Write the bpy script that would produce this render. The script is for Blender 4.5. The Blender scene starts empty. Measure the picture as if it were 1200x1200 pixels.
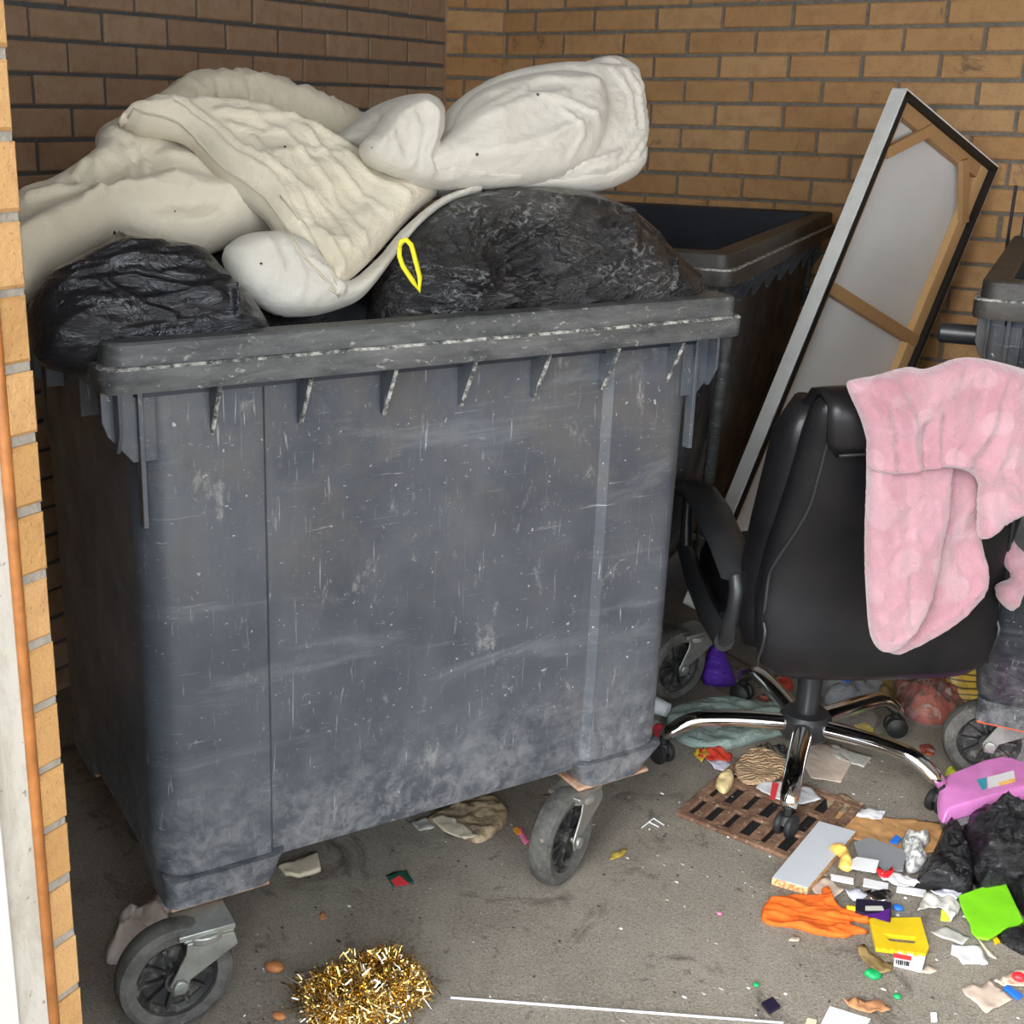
import bpy, math, random
import numpy as np
from mathutils import Vector, Matrix, noise
from mathutils.geometry import delaunay_2d_cdt
from mathutils.bvhtree import BVHTree
random.seed(7)
PI = math.pi
C = bpy.context.scene.collection
V = Vector

# ------------------------------------------------------------------ camera
F, PT, RL, YAW, CX, CY, HC = 1444.606, .296, .016, .575, 490.22, 564.36, 1.5
_f = V((0, math.cos(PT), -math.sin(PT))); _u = V((0, math.sin(PT), math.cos(PT))); _x = V((1, 0, 0))
_c, _s = math.cos(RL), math.sin(RL)
RZ = Matrix.Rotation(YAW, 3, 'Z')
AX = RZ @ (_c*_x + _s*_u); AU = RZ @ (-_s*_x + _c*_u); AW = RZ @ _f
EYE = V((0, 0, HC))
cam = bpy.data.objects.new('camera', bpy.data.cameras.new('camera')); C.objects.link(cam)
cam.matrix_world = Matrix(((AX.x, AU.x, -AW.x, 0), (AX.y, AU.y, -AW.y, 0), (AX.z, AU.z, -AW.z, HC), (0, 0, 0, 1)))
cam.data.sensor_width = 36; cam.data.lens = F/1200*36
cam.data.shift_x = (600-CX)/1200; cam.data.shift_y = (CY-600)/1200
cam.data.clip_start = .05
bpy.context.scene.camera = cam

def ray(px, py): return AW + AX*((px-CX)/F) - AU*((py-CY)/F)
def onplane(px, py, P0, N):
    r = ray(px, py); return EYE + r*((P0-EYE).dot(N)/r.dot(N))
def onz(px, py, z=0.): return onplane(px, py, V((0, 0, z)), V((0, 0, 1)))
def proj(p):
    d = p-EYE; w = d.dot(AW); return CX+F*d.dot(AX)/w, CY-F*d.dot(AU)/w

# ------------------------------------------------------------------ materials
MATS = {}
class NT:
    def __init__(s, name):
        s.m = bpy.data.materials.new(name); s.m.use_nodes = True; s.t = s.m.node_tree; s.n = s.t.nodes; s.b = s.n['Principled BSDF']
        s.tc = s.n.new('ShaderNodeTexCoord'); MATS[name] = s.m
    def put(s, k, v, node=None):
        node = node or s.b; i = node.inputs[k]
        if hasattr(v, 'is_output') or isinstance(v, bpy.types.NodeSocket): s.t.links.new(v, i)
        elif isinstance(v, (tuple, list)) and len(v) == 3 and i.type == 'RGBA': i.default_value = (*v, 1)
        else: i.default_value = v
    def mp(s, scale=(1, 1, 1), rot=(0, 0, 0), loc=(0, 0, 0), src=None):
        n = s.n.new('ShaderNodeMapping'); s.t.links.new(src or s.tc.outputs['Object'], n.inputs[0])
        n.inputs['Scale'].default_value = scale if isinstance(scale, tuple) else (scale,)*3; n.inputs['Rotation'].default_value = rot; n.inputs['Location'].default_value = loc
        return n.outputs[0]
    def noise(s, sc=5, det=4, rough=.5, dist=0, vec=None):
        n = s.n.new('ShaderNodeTexNoise'); n.inputs['Scale'].default_value = sc; n.inputs['Detail'].default_value = det
        n.inputs['Roughness'].default_value = rough; n.inputs['Distortion'].default_value = dist
        s.t.links.new(vec or s.tc.outputs['Object'], n.inputs['Vector']); return n.outputs['Fac']
    def vor(s, sc=5, vec=None, feat='F1', out='Distance'):
        n = s.n.new('ShaderNodeTexVoronoi'); n.feature = feat; n.inputs['Scale'].default_value = sc
        s.t.links.new(vec or s.tc.outputs['Object'], n.inputs['Vector']); return n.outputs[out]
    def ramp(s, fac, stops):
        n = s.n.new('ShaderNodeValToRGB'); e = n.color_ramp.elements
        while len(e) < len(stops): e.new(.5)
        for k, (p, c) in enumerate(stops):
            e[k].position = p; e[k].color = (c, c, c, 1) if not isinstance(c, (tuple, list)) else (*c, 1)
        s.t.links.new(fac, n.inputs[0]); return n.outputs[0]
    def mix(s, fac, a, b, mode='MIX'):
        n = s.n.new('ShaderNodeMix'); n.data_type = 'RGBA'; n.blend_type = mode
        for i, v in ((0, fac), (6, a), (7, b)):
            if isinstance(v, bpy.types.NodeSocket): s.t.links.new(v, n.inputs[i])
            elif i == 0: n.inputs[0].default_value = v
            else: n.inputs[i].default_value = (*v, 1)
        return n.outputs[2]
    def math(s, op, a, b=0.):
        n = s.n.new('ShaderNodeMath'); n.operation = op
        for i, v in ((0, a), (1, b)):
            if isinstance(v, bpy.types.NodeSocket): s.t.links.new(v, n.inputs[i])
            else: n.inputs[i].default_value = v
        return n.outputs[0]
    def bump(s, h, strength=.3, dist=.01, prev=None):
        n = s.n.new('ShaderNodeBump'); n.inputs['Strength'].default_value = strength; n.inputs['Distance'].default_value = dist
        s.t.links.new(h, n.inputs['Height'])
        if prev: s.t.links.new(prev, n.inputs['Normal'])
        s.t.links.new(n.outputs[0], s.b.inputs['Normal']); return n.outputs[0]
    def sep(s, ax):
        n = s.n.new('ShaderNodeSeparateXYZ'); s.t.links.new(s.tc.outputs['Object'], n.inputs[0]); return n.outputs[ax]

def simple(name, col, rough=.6, metal=0., var=.12, bump=0., bs=60., **kw):
    if name in MATS: return MATS[name]
    t = NT(name); c = col
    n = t.noise(18, 4, .6)
    t.put('Base Color', t.mix(t.ramp(n, [(.3, 0.), (.7, 1.)]), tuple(x*(1-var) for x in c), tuple(min(1, x*(1+var)) for x in c)))
    t.put('Roughness', rough); t.put('Metallic', metal)
    if bump: t.bump(t.noise(bs, 3), bump, .004)
    for k, v in kw.items(): t.put(k.replace('_', ' '), v)
    return t.m

def mat_brick(name, cols, dark):
    t = NT(name)
    a = t.n.new('ShaderNodeAttribute'); a.attribute_name = 'tint'; a.attribute_type = 'GEOMETRY'
    c = t.ramp(a.outputs['Fac'], [(0., cols[0]), (.5, cols[1]), (1., cols[2])])
    sp = t.noise(260, 2, .5); c = t.mix(t.ramp(sp, [(.62, 0.), (.72, .55)]), c, (.16, .085, .035))
    bl = t.noise(22, 5, .65, .3); c = t.mix(t.ramp(bl, [(.45, 0.), (.75, .5)]), c, (.33, .15, .06))
    so = t.noise(9, 6, .7, .5); c = t.mix(t.ramp(so, [(.62, 0.), (.70, dark)]), c, (.05, .045, .035))
    t.put('Base Color', c); t.put('Roughness', .88)
    t.bump(t.noise(150, 4, .65), .45, .004)
    return t.m
mat_brick('brick_clay', [(.54, .30, .125), (.60, .345, .15), (.64, .39, .185)], .6)
mat_brick('brick_clay_dull', [(.42, .285, .185), (.47, .32, .205), (.50, .345, .23)], .25)
mat_brick('brick_clay_bright', [(.46, .25, .085), (.51, .285, .105), (.54, .31, .125)], .1)
t = NT('mortar'); t.put('Base Color', t.mix(t.ramp(t.noise(60, 5, .7), [(.3, 0.), (.7, 1.)]), (.16, .145, .12), (.29, .265, .22))); t.put('Roughness', .95); t.bump(t.noise(120, 4), .6, .005)
t = NT('mortar_dark'); t.put('Base Color', t.mix(t.ramp(t.noise(60, 5, .7), [(.3, 0.), (.7, 1.)]), (.10, .10, .10), (.15, .15, .15))); t.put('Roughness', .95)
t = NT('mortar_pale'); t.put('Base Color', t.mix(t.ramp(t.noise(60, 5, .7), [(.3, 0.), (.7, 1.)]), (.26, .23, .19), (.38, .35, .29))); t.put('Roughness', .95); t.bump(t.noise(120, 4), .6, .005)

# concrete floor: fine brushed ridges, patches, stains
t = NT('concrete')
c = t.ramp(t.noise(3.2, 7, .68, .4), [(.32, (.27, .225, .175)), (.5, (.43, .375, .30)), (.68, (.54, .475, .39))])
c = t.mix(t.ramp(t.noise(140, 3, .6), [(.35, 0.), (.7, .65)]), c, (.58, .53, .45))
c = t.mix(t.ramp(t.noise(230, 2, .5, 0, t.mp(1, loc=(3, 1, 2))), [(.58, 0.), (.68, .6)]), c, (.085, .07, .055))
c = t.mix(t.ramp(t.noise(5, 6, .75, .9, t.mp(1, loc=(7, 2, 0))), [(.56, 0.), (.68, .75)]), c, (.075, .055, .042))
c = t.mix(t.ramp(t.noise(16, 4, .7, .2, t.mp(1, loc=(1, 5, 0))), [(.62, 0.), (.7, .6)]), c, (.11, .08, .06))
w = t.n.new('ShaderNodeTexWave'); w.inputs['Scale'].default_value = 38; w.inputs['Distortion'].default_value = 16; w.inputs['Detail'].default_value = 4; w.inputs['Detail Scale'].default_value = 3
t.t.links.new(t.mp(1, rot=(0, 0, .5)), w.inputs['Vector'])
c = t.mix(t.ramp(w.outputs['Fac'], [(.1, .28), (.4, 0.)]), c, (.16, .135, .105)); c = t.mix(t.ramp(t.noise(1.6, 5, .7, .5, t.mp(1, loc=(5, 9, 0))), [(.52, 0.), (.78, .4)]), c, (.20, .15, .11)); t.put('Base Color', c); t.put('Roughness', .8)
b1 = t.bump(w.outputs['Fac'], .7, .006); t.bump(t.noise(150, 5, .75), .9, .008, b1)

def mat_bin(name, base, dust, amt):
    t = NT(name); z = t.sep(2)
    c = t.mix(t.ramp(t.noise(4.5, 6, .62, .5), [(.3, 0.), (.72, amt)]), base, dust)
    # vertical streaks of dirt
    c = t.mix(t.ramp(t.noise(7, 7, .7, .25, t.mp((1, 1, .22))), [(.52, 0.), (.75, .45*amt)]), c, tuple(min(1, x*1.35) for x in dust))
    # chalky patches, upper brown grime and a pale scuffed bottom band
    c = t.mix(t.ramp(t.noise(14, 8, .8, .4, t.mp((1, 1, .45), loc=(4, 1, 3))), [(.6, 0.), (.68, .55*amt)]), c, (.36, .35, .32))
    c = t.mix(t.math('MULTIPLY', t.ramp(t.noise(6, 6, .7, .5, t.mp(1, loc=(8, 2, 1))), [(.45, 0.), (.7, .6)]), t.ramp(z, [(.55, 0.), (.95, 1.)])), c, (.135, .115, .095))
    lo = t.math('MULTIPLY', t.ramp(z, [(.22, 1.), (.46, 0.)]), t.ramp(t.noise(24, 6, .75, .3), [(.42, 0.), (.62, .75*amt)]))
    c = t.mix(lo, c, (.30, .30, .30))
    # scratches: three directions of stretched noise
    sc = None
    for (sx, sz, rot, loc, th) in ((150, 7, .0, 1, .745), (9, 210, .25, 5, .75), (120, 10, .7, 9, .745), (130, 12, -.6, 12, .75), (60, 260, 1.1, 17, .75)):
        n = t.noise(1, 3, .55, .6, t.mp((sx, sx*.3, sz), rot=(rot*.4, rot, 0), loc=(loc, 0, loc)))
        r = t.ramp(n, [(th-.06, 0.), (th+.02, .6)]); sc = r if sc is None else t.math('MAXIMUM', sc, r)
    c = t.mix(sc, c, (.40, .41, .42))
    sm_ = t.ramp(t.noise(2.2, 7, .72, .5, t.mp((.8, .8, 5), rot=(0, .06, 0), loc=(2, 0, 6))), [(.56, 0.), (.72, .5*amt)]); c = t.mix(sm_, c, (.21, .22, .23))
    c = t.mix(t.ramp(t.noise(2.6, 4, .6, .4, t.mp(1, loc=(11, 3, 5))), [(.5, 0.), (.75, .45*amt)]), c, (.028, .034, .045))
    sp = t.ramp(t.noise(95, 3, .6), [(.69, 0.), (.74, .8)]); c = t.mix(sp, c, (.5, .5, .48))
    c = t.mix(t.ramp(t.noise(34, 8, .85, 1.2, t.mp((1, 1, .5), loc=(1, 7, 2))), [(.62, 0.), (.67, .6*amt)]), c, (.40, .39, .36))
    t.put('Base Color', c)
    t.put('Roughness', t.ramp(t.noise(9, 5, .6), [(.3, .28), (.7, .5)]))
    b = t.bump(sc, .15, .001); t.bump(t.noise(3, 2), .25, .02, b)
    return t
t = mat_bin('bin_plastic_grey', (.045, .053, .068), (.095, .103, .117), 1.)
mat_bin('bin_plastic_dark', (.012, .015, .022), (.05, .05, .05), .7)
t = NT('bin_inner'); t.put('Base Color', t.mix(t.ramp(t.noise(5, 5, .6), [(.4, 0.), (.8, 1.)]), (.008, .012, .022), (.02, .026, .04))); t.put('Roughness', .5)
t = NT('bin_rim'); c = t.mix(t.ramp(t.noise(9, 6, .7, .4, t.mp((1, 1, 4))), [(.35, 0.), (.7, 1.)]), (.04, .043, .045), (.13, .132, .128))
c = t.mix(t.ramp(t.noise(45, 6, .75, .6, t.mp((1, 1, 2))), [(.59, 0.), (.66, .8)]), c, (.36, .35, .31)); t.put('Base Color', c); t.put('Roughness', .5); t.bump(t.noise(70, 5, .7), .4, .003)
t = NT('bin_rim_dark'); c = t.mix(t.ramp(t.noise(9, 6, .7, .4), [(.35, 0.), (.7, 1.)]), (.018, .016, .014), (.07, .06, .05))
c = t.mix(t.ramp(t.noise(45, 6, .75, .6), [(.64, 0.), (.7, .6)]), c, (.24, .22, .19)); t.put('Base Color', c); t.put('Roughness', .5); t.bump(t.noise(70, 5, .7), .4, .003)
t = NT('rim_chalk_edge'); t.put('Base Color', t.mix(t.ramp(t.noise(60, 5, .7), [(.44, 0.), (.62, 1.)]), (.06, .06, .06), (.48, .47, .42))); t.put('Roughness', .8)
simple('galvanised', (.36, .37, .34), .42, .75, .25, .25, 90)
t = NT('rust'); t.put('Base Color', t.mix(t.ramp(t.noise(25, 6, .7), [(.35, 0.), (.65, 1.)]), (.33, .10, .035), (.55, .42, .30))); t.put('Roughness', .85); t.bump(t.noise(80, 4), .5, .003)
t = NT('rusty_iron'); c = t.mix(t.ramp(t.noise(16, 6, .75), [(.35, 0.), (.62, 1.)]), (.10, .045, .025), (.27, .15, .09)); c = t.mix(t.ramp(t.noise(90, 3), [(.6, 0.), (.7, .8)]), c, (.42, .33, .24)); t.put('Base Color', c); t.put('Roughness', .9); t.bump(t.noise(100, 5, .7), .9, .006)
t = NT('tyre_rubber'); c = t.mix(t.ramp(t.noise(14, 6, .75, .4), [(.35, 0.), (.7, 1.)]), (.035, .034, .032), (.15, .145, .13)); c = t.mix(t.ramp(t.noise(60, 4, .7), [(.64, 0.), (.7, .6)]), c, (.33, .28, .2)); t.put('Base Color', c); t.put('Roughness', .75); t.bump(t.noise(60, 4, .7), .5, .004)
t = NT('wheel_hub_black'); c = t.mix(t.ramp(t.noise(40, 6, .75), [(.5, 0.), (.72, .8)]), (.018, .018, .018), (.22, .20, .17)); t.put('Base Color', c); t.put('Roughness', .55)
simple('seal_orange', (.75, .10, .03), .45)

def mat_plastic_bag(name, base, sc=1., bumpS=.8, alpha=1.):
    t = NT(name); t.put('Base Color', base); t.put('Roughness', t.ramp(t.noise(6, 3), [(.35, .10), (.7, .26)])); t.put('Specular IOR Level', .6)
    d = t.noise(4*sc, 3, .6); v = t.n.new('ShaderNodeVectorMath'); v.operation = 'SCALE'; 
    n1 = t.noise(11*sc, 6, .62, 1.6, t.mp((1, 1, 2.2))); n2 = t.noise(38*sc, 4, .6, 1.0, t.mp((1, 2.2, 1)))
    r1 = t.n.new('ShaderNodeMath'); r1.operation = 'ABSOLUTE'; t.t.links.new(t.math('SUBTRACT', n1, .5), r1.inputs[0])
    r2 = t.n.new('ShaderNodeMath'); r2.operation = 'ABSOLUTE'; t.t.links.new(t.math('SUBTRACT', n2, .5), r2.inputs[0])
    b = t.bump(r1.outputs[0], bumpS, .034/sc); t.bump(r2.outputs[0], bumpS*.5, .004/sc, b)
    if alpha < 1: t.put('Alpha', alpha)
    return t
mat_plastic_bag('black_bag_plastic', (.012, .013, .017), .8, .45)
t = mat_plastic_bag('black_bag_dusty', (.02, .02, .022))
c = t.mix(t.ramp(t.noise(7, 5, .7, .4), [(.45, 0.), (.75, .6)]), (.016, .016, .018), (.075, .068, .06))
sk = t.math('MULTIPLY', t.ramp(t.noise(30, 7, .8, 1.6, t.mp((1, 1, 1.6))), [(.53, 0.), (.62, .8)]), t.ramp(t.noise(5, 3, .5, 0, t.mp(1, loc=(2.3, 0, .4))), [(.46, 0.), (.56, 1.)])); c = t.mix(sk, c, (.30, .30, .30)); t.put('Base Color', c)  # pale streaks: dusty scuffs, spread further to stand in for crease highlights
mat_plastic_bag('black_bag_small', (.010, .010, .012), 1.6, 1.)
mat_plastic_bag('teal_film', (.33, .42, .38), 2.2)
mat_plastic_bag('grey_film', (.34, .35, .36), 2.)
mat_plastic_bag('purple_film', (.10, .02, .42), 2.)
mat_plastic_bag('foil_red', (.72, .06, .035), 2.5)
mat_plastic_bag('foil_yellow', (.75, .50, .05), 2.)

t = NT('duvet_cotton')
c = t.mix(t.ramp(t.noise(2.2, 5, .6, .3), [(.35, 0.), (.65, 1.)]), (.60, .515, .375), (.72, .65, .51))
c = t.mix(t.ramp(t.noise(9, 6, .7, .4), [(.55, 0.), (.8, .35)]), c, (.52, .44, .30)); t.put('Base Color', c); t.put('Roughness', .95); t.put('Sheen Weight', .25)
n1 = t.noise(16, 6, .6, 1.4, t.mp((1, 1, 1.7))); b = t.bump(n1, .35, .014); b = t.bump(t.noise(48, 5, .65, .8), .35, .005, b); t.bump(t.noise(420, 2), .25, .0015, b)
t = NT('duvet_white'); c = t.mix(t.ramp(t.noise(2.6, 5, .6, .3), [(.35, 0.), (.65, 1.)]), (.56, .52, .43), (.64, .60, .53)); t.put('Base Color', c); t.put('Roughness', .95); t.put('Sheen Weight', .25)  # less yellowed cloth; part of the whiter tint is painted light
b = t.bump(t.noise(14, 5, .6, 1.2, t.mp((1, 1, 1.7))), .3, .012); b = t.bump(t.noise(48, 5, .65, .8), .3, .004, b); t.bump(t.noise(420, 2), .2, .0015, b)
t = NT('duvet_seam'); t.put('Base Color', (.55, .50, .38)); t.put('Roughness', .95)
t = NT('pink_fleece')
vo = t.vor(17, t.mp(1, loc=(1, 2, 3)), 'SMOOTH_F1'); hp = t.ramp(vo, [(.30, 1.), (.36, 0.)])
c = t.mix(t.ramp(t.noise(10, 5, .6, .3), [(.3, 0.), (.7, 1.)]), (.33, .15, .18), (.41, .23, .26)); c = t.mix(t.math('MULTIPLY', hp, .35), c, (.45, .30, .325))
t.put('Base Color', c); t.put('Roughness', 1.); t.put('Sheen Weight', .6); t.put('Sheen Roughness', .5)
b = t.bump(t.math('MULTIPLY', hp, 1.), .25, .006); b = t.bump(t.noise(24, 4, .6, .6), .5, .012, b); t.bump(t.noise(330, 3, .7), .6, .003, b)
t = NT('black_leather'); t.put('Base Color', t.mix(t.ramp(t.noise(12, 4), [(.3, 0.), (.7, 1.)]), (.006, .006, .008), (.012, .011, .012))); t.put('Roughness', t.ramp(t.noise(7, 5), [(.3, .30), (.7, .44)])); t.put('Specular IOR Level', .3)
b = t.bump(t.noise(5, 3, .5), .3, .012); t.bump(t.vor(260), .12, .001, b)
simple('black_moulding', (.022, .023, .025), .38, 0, .2, .1, 120)
simple('black_matte', (.012, .012, .013), .55, 0, .2)
simple('chrome', (.82, .82, .82), .09, 1., .02)
simple('canvas_edge_white', (.84, .84, .80), .7, 0, .08)
t = NT('canvas_back'); t.put('Base Color', t.mix(t.ramp(t.noise(3, 5, .6), [(.35, 0.), (.65, 1.)]), (.70, .70, .68), (.78, .78, .765))); t.put('Roughness', .9); b = t.bump(t.noise(6, 3, .5, .8), .25, .01); t.bump(t.noise(500, 2), .2, .001, b)
t = NT('pine_bar'); w = t.noise(3, 6, .6, 1.5, t.mp((40, 40, 3))); t.put('Base Color', t.mix(w, (.42, .22, .085), (.58, .36, .17))); t.put('Roughness', .6)
t = NT('pine_bar_pale'); w = t.noise(3, 6, .6, 1.5, t.mp((30, 30, 4))); t.put('Base Color', t.mix(w, (.60, .35, .14), (.72, .48, .24))); t.put('Roughness', .6)
t = NT('worn_white_paint'); c = t.mix(t.ramp(t.noise(22, 7, .75, .4, t.mp((1, 1, .3))), [(.45, 0.), (.68, .7)]), (.56, .52, .45), (.30, .25, .18)); c = t.mix(t.ramp(t.noise(120, 3), [(.68, 0.), (.72, .7)]), c, (.15, .12, .09)); t.put('Base Color', c); t.put('Roughness', .6); t.bump(t.noise(40, 5), .2, .003)
simple('white_gloss', (.66, .65, .61), .4, 0, .04)
simple('brown_sealant', (.38, .14, .035), .5, 0, .35, .5, 60)
t = NT('gold_foil'); a = t.n.new('ShaderNodeAttribute'); a.attribute_name = 'tint'; t.put('Base Color', t.ramp(a.outputs['Fac'], [(0., (.80, .50, .10)), (.5, (.95, .72, .28)), (.8, (.97, .93, .82)), (1., (.12, .09, .03))])); t.put('Metallic', 1.); t.put('Roughness', .16)
t = NT('chipboard_edge'); c = t.mix(t.ramp(t.noise(160, 3, .7), [(.42, 0.), (.58, 1.)]), (.42, .17, .05), (.72, .48, .26)); t.put('Base Color', c); t.put('Roughness', .9); t.bump(t.noise(160, 3), .7, .004)
t = NT('corrugated_card'); t.put('Base Color', t.mix(t.noise(14, 6, .7, 1.), (.36, .22, .11), (.58, .42, .26))); t.put('Roughness', .9); w = t.n.new('ShaderNodeTexWave'); w.inputs['Scale'].default_value = 30; w.inputs['Distortion'].default_value = 14; w.inputs['Detail'].default_value = 4; t.t.links.new(t.mp(1, rot=(0, 0, .9)), w.inputs['Vector']); t.bump(w.outputs['Fac'], .8, .006)
simple('melamine_white', (.55, .58, .62), .35, 0, .03)
simple('card_brown', (.45, .24, .09), .85, 0, .2, .3, 40)
simple('card_beige', (.52, .42, .34), .9, 0, .12, .2, 50)
simple('paper_white', (.68, .68, .70), .85, 0, .07, .2, 60)
simple('paper_grey', (.47, .46, .42), .85, 0, .12, .2, 60)
simple('paper_cream', (.62, .55, .40), .85, 0, .12, .2, 60)
t = NT('paper_print'); c = t.mix(t.ramp(t.noise(150, 2, .5, 0, t.mp((1, .35, 1), rot=(0, 0, .5))), [(.53, 0.), (.56, .75)]), (.60, .59, .57), (.18, .19, .22)); t.put('Base Color', c); t.put('Roughness', .9)
t = NT('paper_grid'); w = t.n.new('ShaderNodeTexBrick'); w.inputs['Scale'].default_value = 60; w.inputs['Color1'].default_value = w.inputs['Color2'].default_value = (.78, .78, .77, 1); w.inputs['Mortar'].default_value = (.45, .45, .46, 1); w.inputs['Mortar Size'].default_value = .06; t.t.links.new(t.mp(1, rot=(0, 0, .5)), w.inputs['Vector']); t.put('Base Color', w.outputs[0]); t.put('Roughness', .8)
t = NT('tissue_pink'); t.put('Base Color', t.mix(t.noise(14, 4), (.62, .52, .47), (.76, .69, .63))); t.put('Roughness', .9); t.bump(t.noise(30, 5, .6, 1.), .5, .012)
t = NT('food_waste'); t.put('Base Color', t.mix(t.ramp(t.noise(26, 6, .75), [(.35, 0.), (.65, 1.)]), (.15, .10, .065), (.62, .47, .29))); t.put('Roughness', .8); t.bump(t.noise(50, 5), .7, .008)
for nm, c, r in (('orange_cloth', (.78, .135, .01), .85), ('lime_plastic', (.20, .62, .012), .4), ('yellow_plastic', (.72, .50, .015), .38), ('pink_plastic', (.66, .22, .54), .33), ('blue_plastic', (.02, .16, .62), .35), ('red_plastic', (.72, .02, .03), .4), ('green_plastic', (.01, .33, .10), .45), ('amber_plastic', (.90, .52, .12), .4), ('orange_plastic', (.90, .33, .03), .4), ('purple_card', (.10, .02, .22), .35), ('black_card', (.015, .012, .03), .35), ('teal_print', (.01, .32, .40), .4), ('white_plastic', (.78, .79, .80), .35), ('white_cup', (.70, .72, .72), .4), ('pink_scrap', (.75, .18, .33), .6), ('yellow_cord', (.85, .74, .02), .45), ('dry_leaf', (.42, .20, .09), .8), ('yellow_leaf', (.42, .30, .05), .8), ('nut_shell', (.47, .18, .06), .55), ('bread', (.70, .55, .27), .8), ('brown_wrapper', (.25, .17, .07), .45), ('dark_bit', (.05, .04, .035), .8), ('grit', (.30, .26, .21), .9), ('lime_pale', (.62, .70, .05), .5), ('tan_stick', (.58, .47, .36), .8), ('silver_foil', (.55, .56, .57), .25), ('lavender_tissue', (.60, .60, .70), .9), ('red_print', (.75, .05, .06), .5), ('dark_green_print', (.02, .09, .06), .4), ('gold_cap', (.55, .45, .2), .3)):
    simple(nm, c, r, 1. if nm == 'silver_foil' else 0, .12, .3 if nm == 'orange_cloth' else .08, 45)
def clear(name, col, rough=.12, alpha=.4):
    t = NT(name); t.put('Base Color', col); t.put('Roughness', rough); t.put('Alpha', alpha); t.bump(t.noise(30, 4, .6, 1.), .3, .006); return t.m
clear('clear_plastic', (.5, .52, .54), .1, .35); clear('clear_bag', (.55, .52, .48), .12, .16); clear('smoky_plastic', (.30, .31, .33), .15, .75)
t = NT('red_scraps'); sp_ = t.n.new('ShaderNodeSeparateColor'); t.t.links.new(t.vor(38, t.mp((1, 1.6, 1), rot=(.4, .3, .5)), 'F1', 'Color'), sp_.inputs[0]); c = t.ramp(sp_.outputs[0], [(.0, (.02, .02, .02)), (.22, (.62, .03, .03)), (.45, (.75, .16, .06)), (.6, (.66, .60, .52)), (.72, (.70, .05, .08)), (.9, (.03, .03, .03))]); c = t.mix(t.noise(30, 4), c, (.30, .10, .07)); t.put('Base Color', c); t.put('Roughness', .25); t.bump(t.noise(40, 4, .6, 1.), .7, .012)
t = NT('yellow_sack'); z = t.sep(2); w = t.n.new('ShaderNodeTexWave'); w.bands_direction = 'Z'; w.inputs['Scale'].default_value = 22; w.inputs['Distortion'].default_value = 1.5; t.t.links.new(t.tc.outputs['Object'], w.inputs['Vector'])
t.put('Base Color', t.mix(t.ramp(w.outputs['Fac'], [(.80, 0.), (.84, .85)]), (.62, .40, .05), (.04, .03, .02))); t.put('Roughness', .4)
t = NT('mesh_netting'); t.put('Base Color', t.mix(t.ramp(t.vor(120), [(.3, 0.), (.5, 1.)]), (.62, .35, .18), (.72, .6, .48))); t.put('Roughness', .7)

# ------------------------------------------------------------------ mesh building
class MB:
    def __init__(s): s.v = []; s.f = []; s.m = []; s.mi = 0
    def add(s, vs, fs):
        o = len(s.v); s.v += [tuple(p) for p in vs]; s.f += [tuple(i+o for i in f) for f in fs]; s.m += [s.mi]*len(fs); return s
    def box(s, a, b, R=None, o=None):
        (x0, y0, z0), (x1, y1, z1) = a, b
        vs = [V((x, y, z)) for z in (z0, z1) for x, y in ((x0, y0), (x1, y0), (x1, y1), (x0, y1))]
        if R is not None: vs = [R @ p for p in vs]
        if o is not None: vs = [p+V(o) for p in vs]
        return s.add(vs, [(3, 2, 1, 0), (4, 5, 6, 7), (0, 1, 5, 4), (1, 2, 6, 5), (2, 3, 7, 6), (3, 0, 4, 7)])
    def loft(s, rings, cap0=True, cap1=True, closed=True):
        n = len(rings[0]); vs = [p for r in rings for p in r]; fs = []
        for k in range(len(rings)-1):
            for i in range(n if closed else n-1):
                j = (i+1) % n; fs.append((k*n+i, k*n+j, (k+1)*n+j, (k+1)*n+i))
        if cap0: fs.append(tuple(range(n))[::-1])
        if cap1: fs.append(tuple((len(rings)-1)*n+i for i in range(n)))
        return s.add(vs, fs)
    def tube(s, pts, r, n=10, cap=True, flat=1., up=None):
        pts = [V(p) for p in pts]; rs = r if isinstance(r, (list, tuple)) else [r]*len(pts); rings = []; prev = up
        for k, p in enumerate(pts):
            d = (pts[min(k+1, len(pts)-1)]-pts[max(k-1, 0)]).normalized()
            a = prev if prev is not None else V((0, 0, 1)) if abs(d.z) < .9 else V((1, 0, 0))
            a = (a-d*a.dot(d)).normalized(); b = d.cross(a); prev = a
            rings.append([p+a*(math.cos(t*2*PI/n)*rs[k]*flat)+b*(math.sin(t*2*PI/n)*rs[k]) for t in range(n)])
        return s.loft(rings, cap, cap)
    def lathe(s, prof, o=(0, 0, 0), ax=V((0, 0, 1)), n=32, caps=True):
        ax = ax.normalized(); a = V((1, 0, 0)) if abs(ax.x) < .8 else V((0, 1, 0)); a = (a-ax*a.dot(ax)).normalized(); b = ax.cross(a); o = V(o)
        return s.loft([[o+ax*z+(a*math.cos(t*2*PI/n)+b*math.sin(t*2*PI/n))*r for t in range(n)] for r, z in prof], caps, caps)
    def prism(s, poly, d):
        poly = [V(p) for p in poly]; d = V(d); n = len(poly)
        vs = poly+[p+d for p in poly]; fs = [tuple(range(n))[::-1], tuple(range(n, 2*n))]+[(i, (i+1) % n, n+(i+1) % n, n+i) for i in range(n)]
        return s.add(vs, fs)

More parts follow.
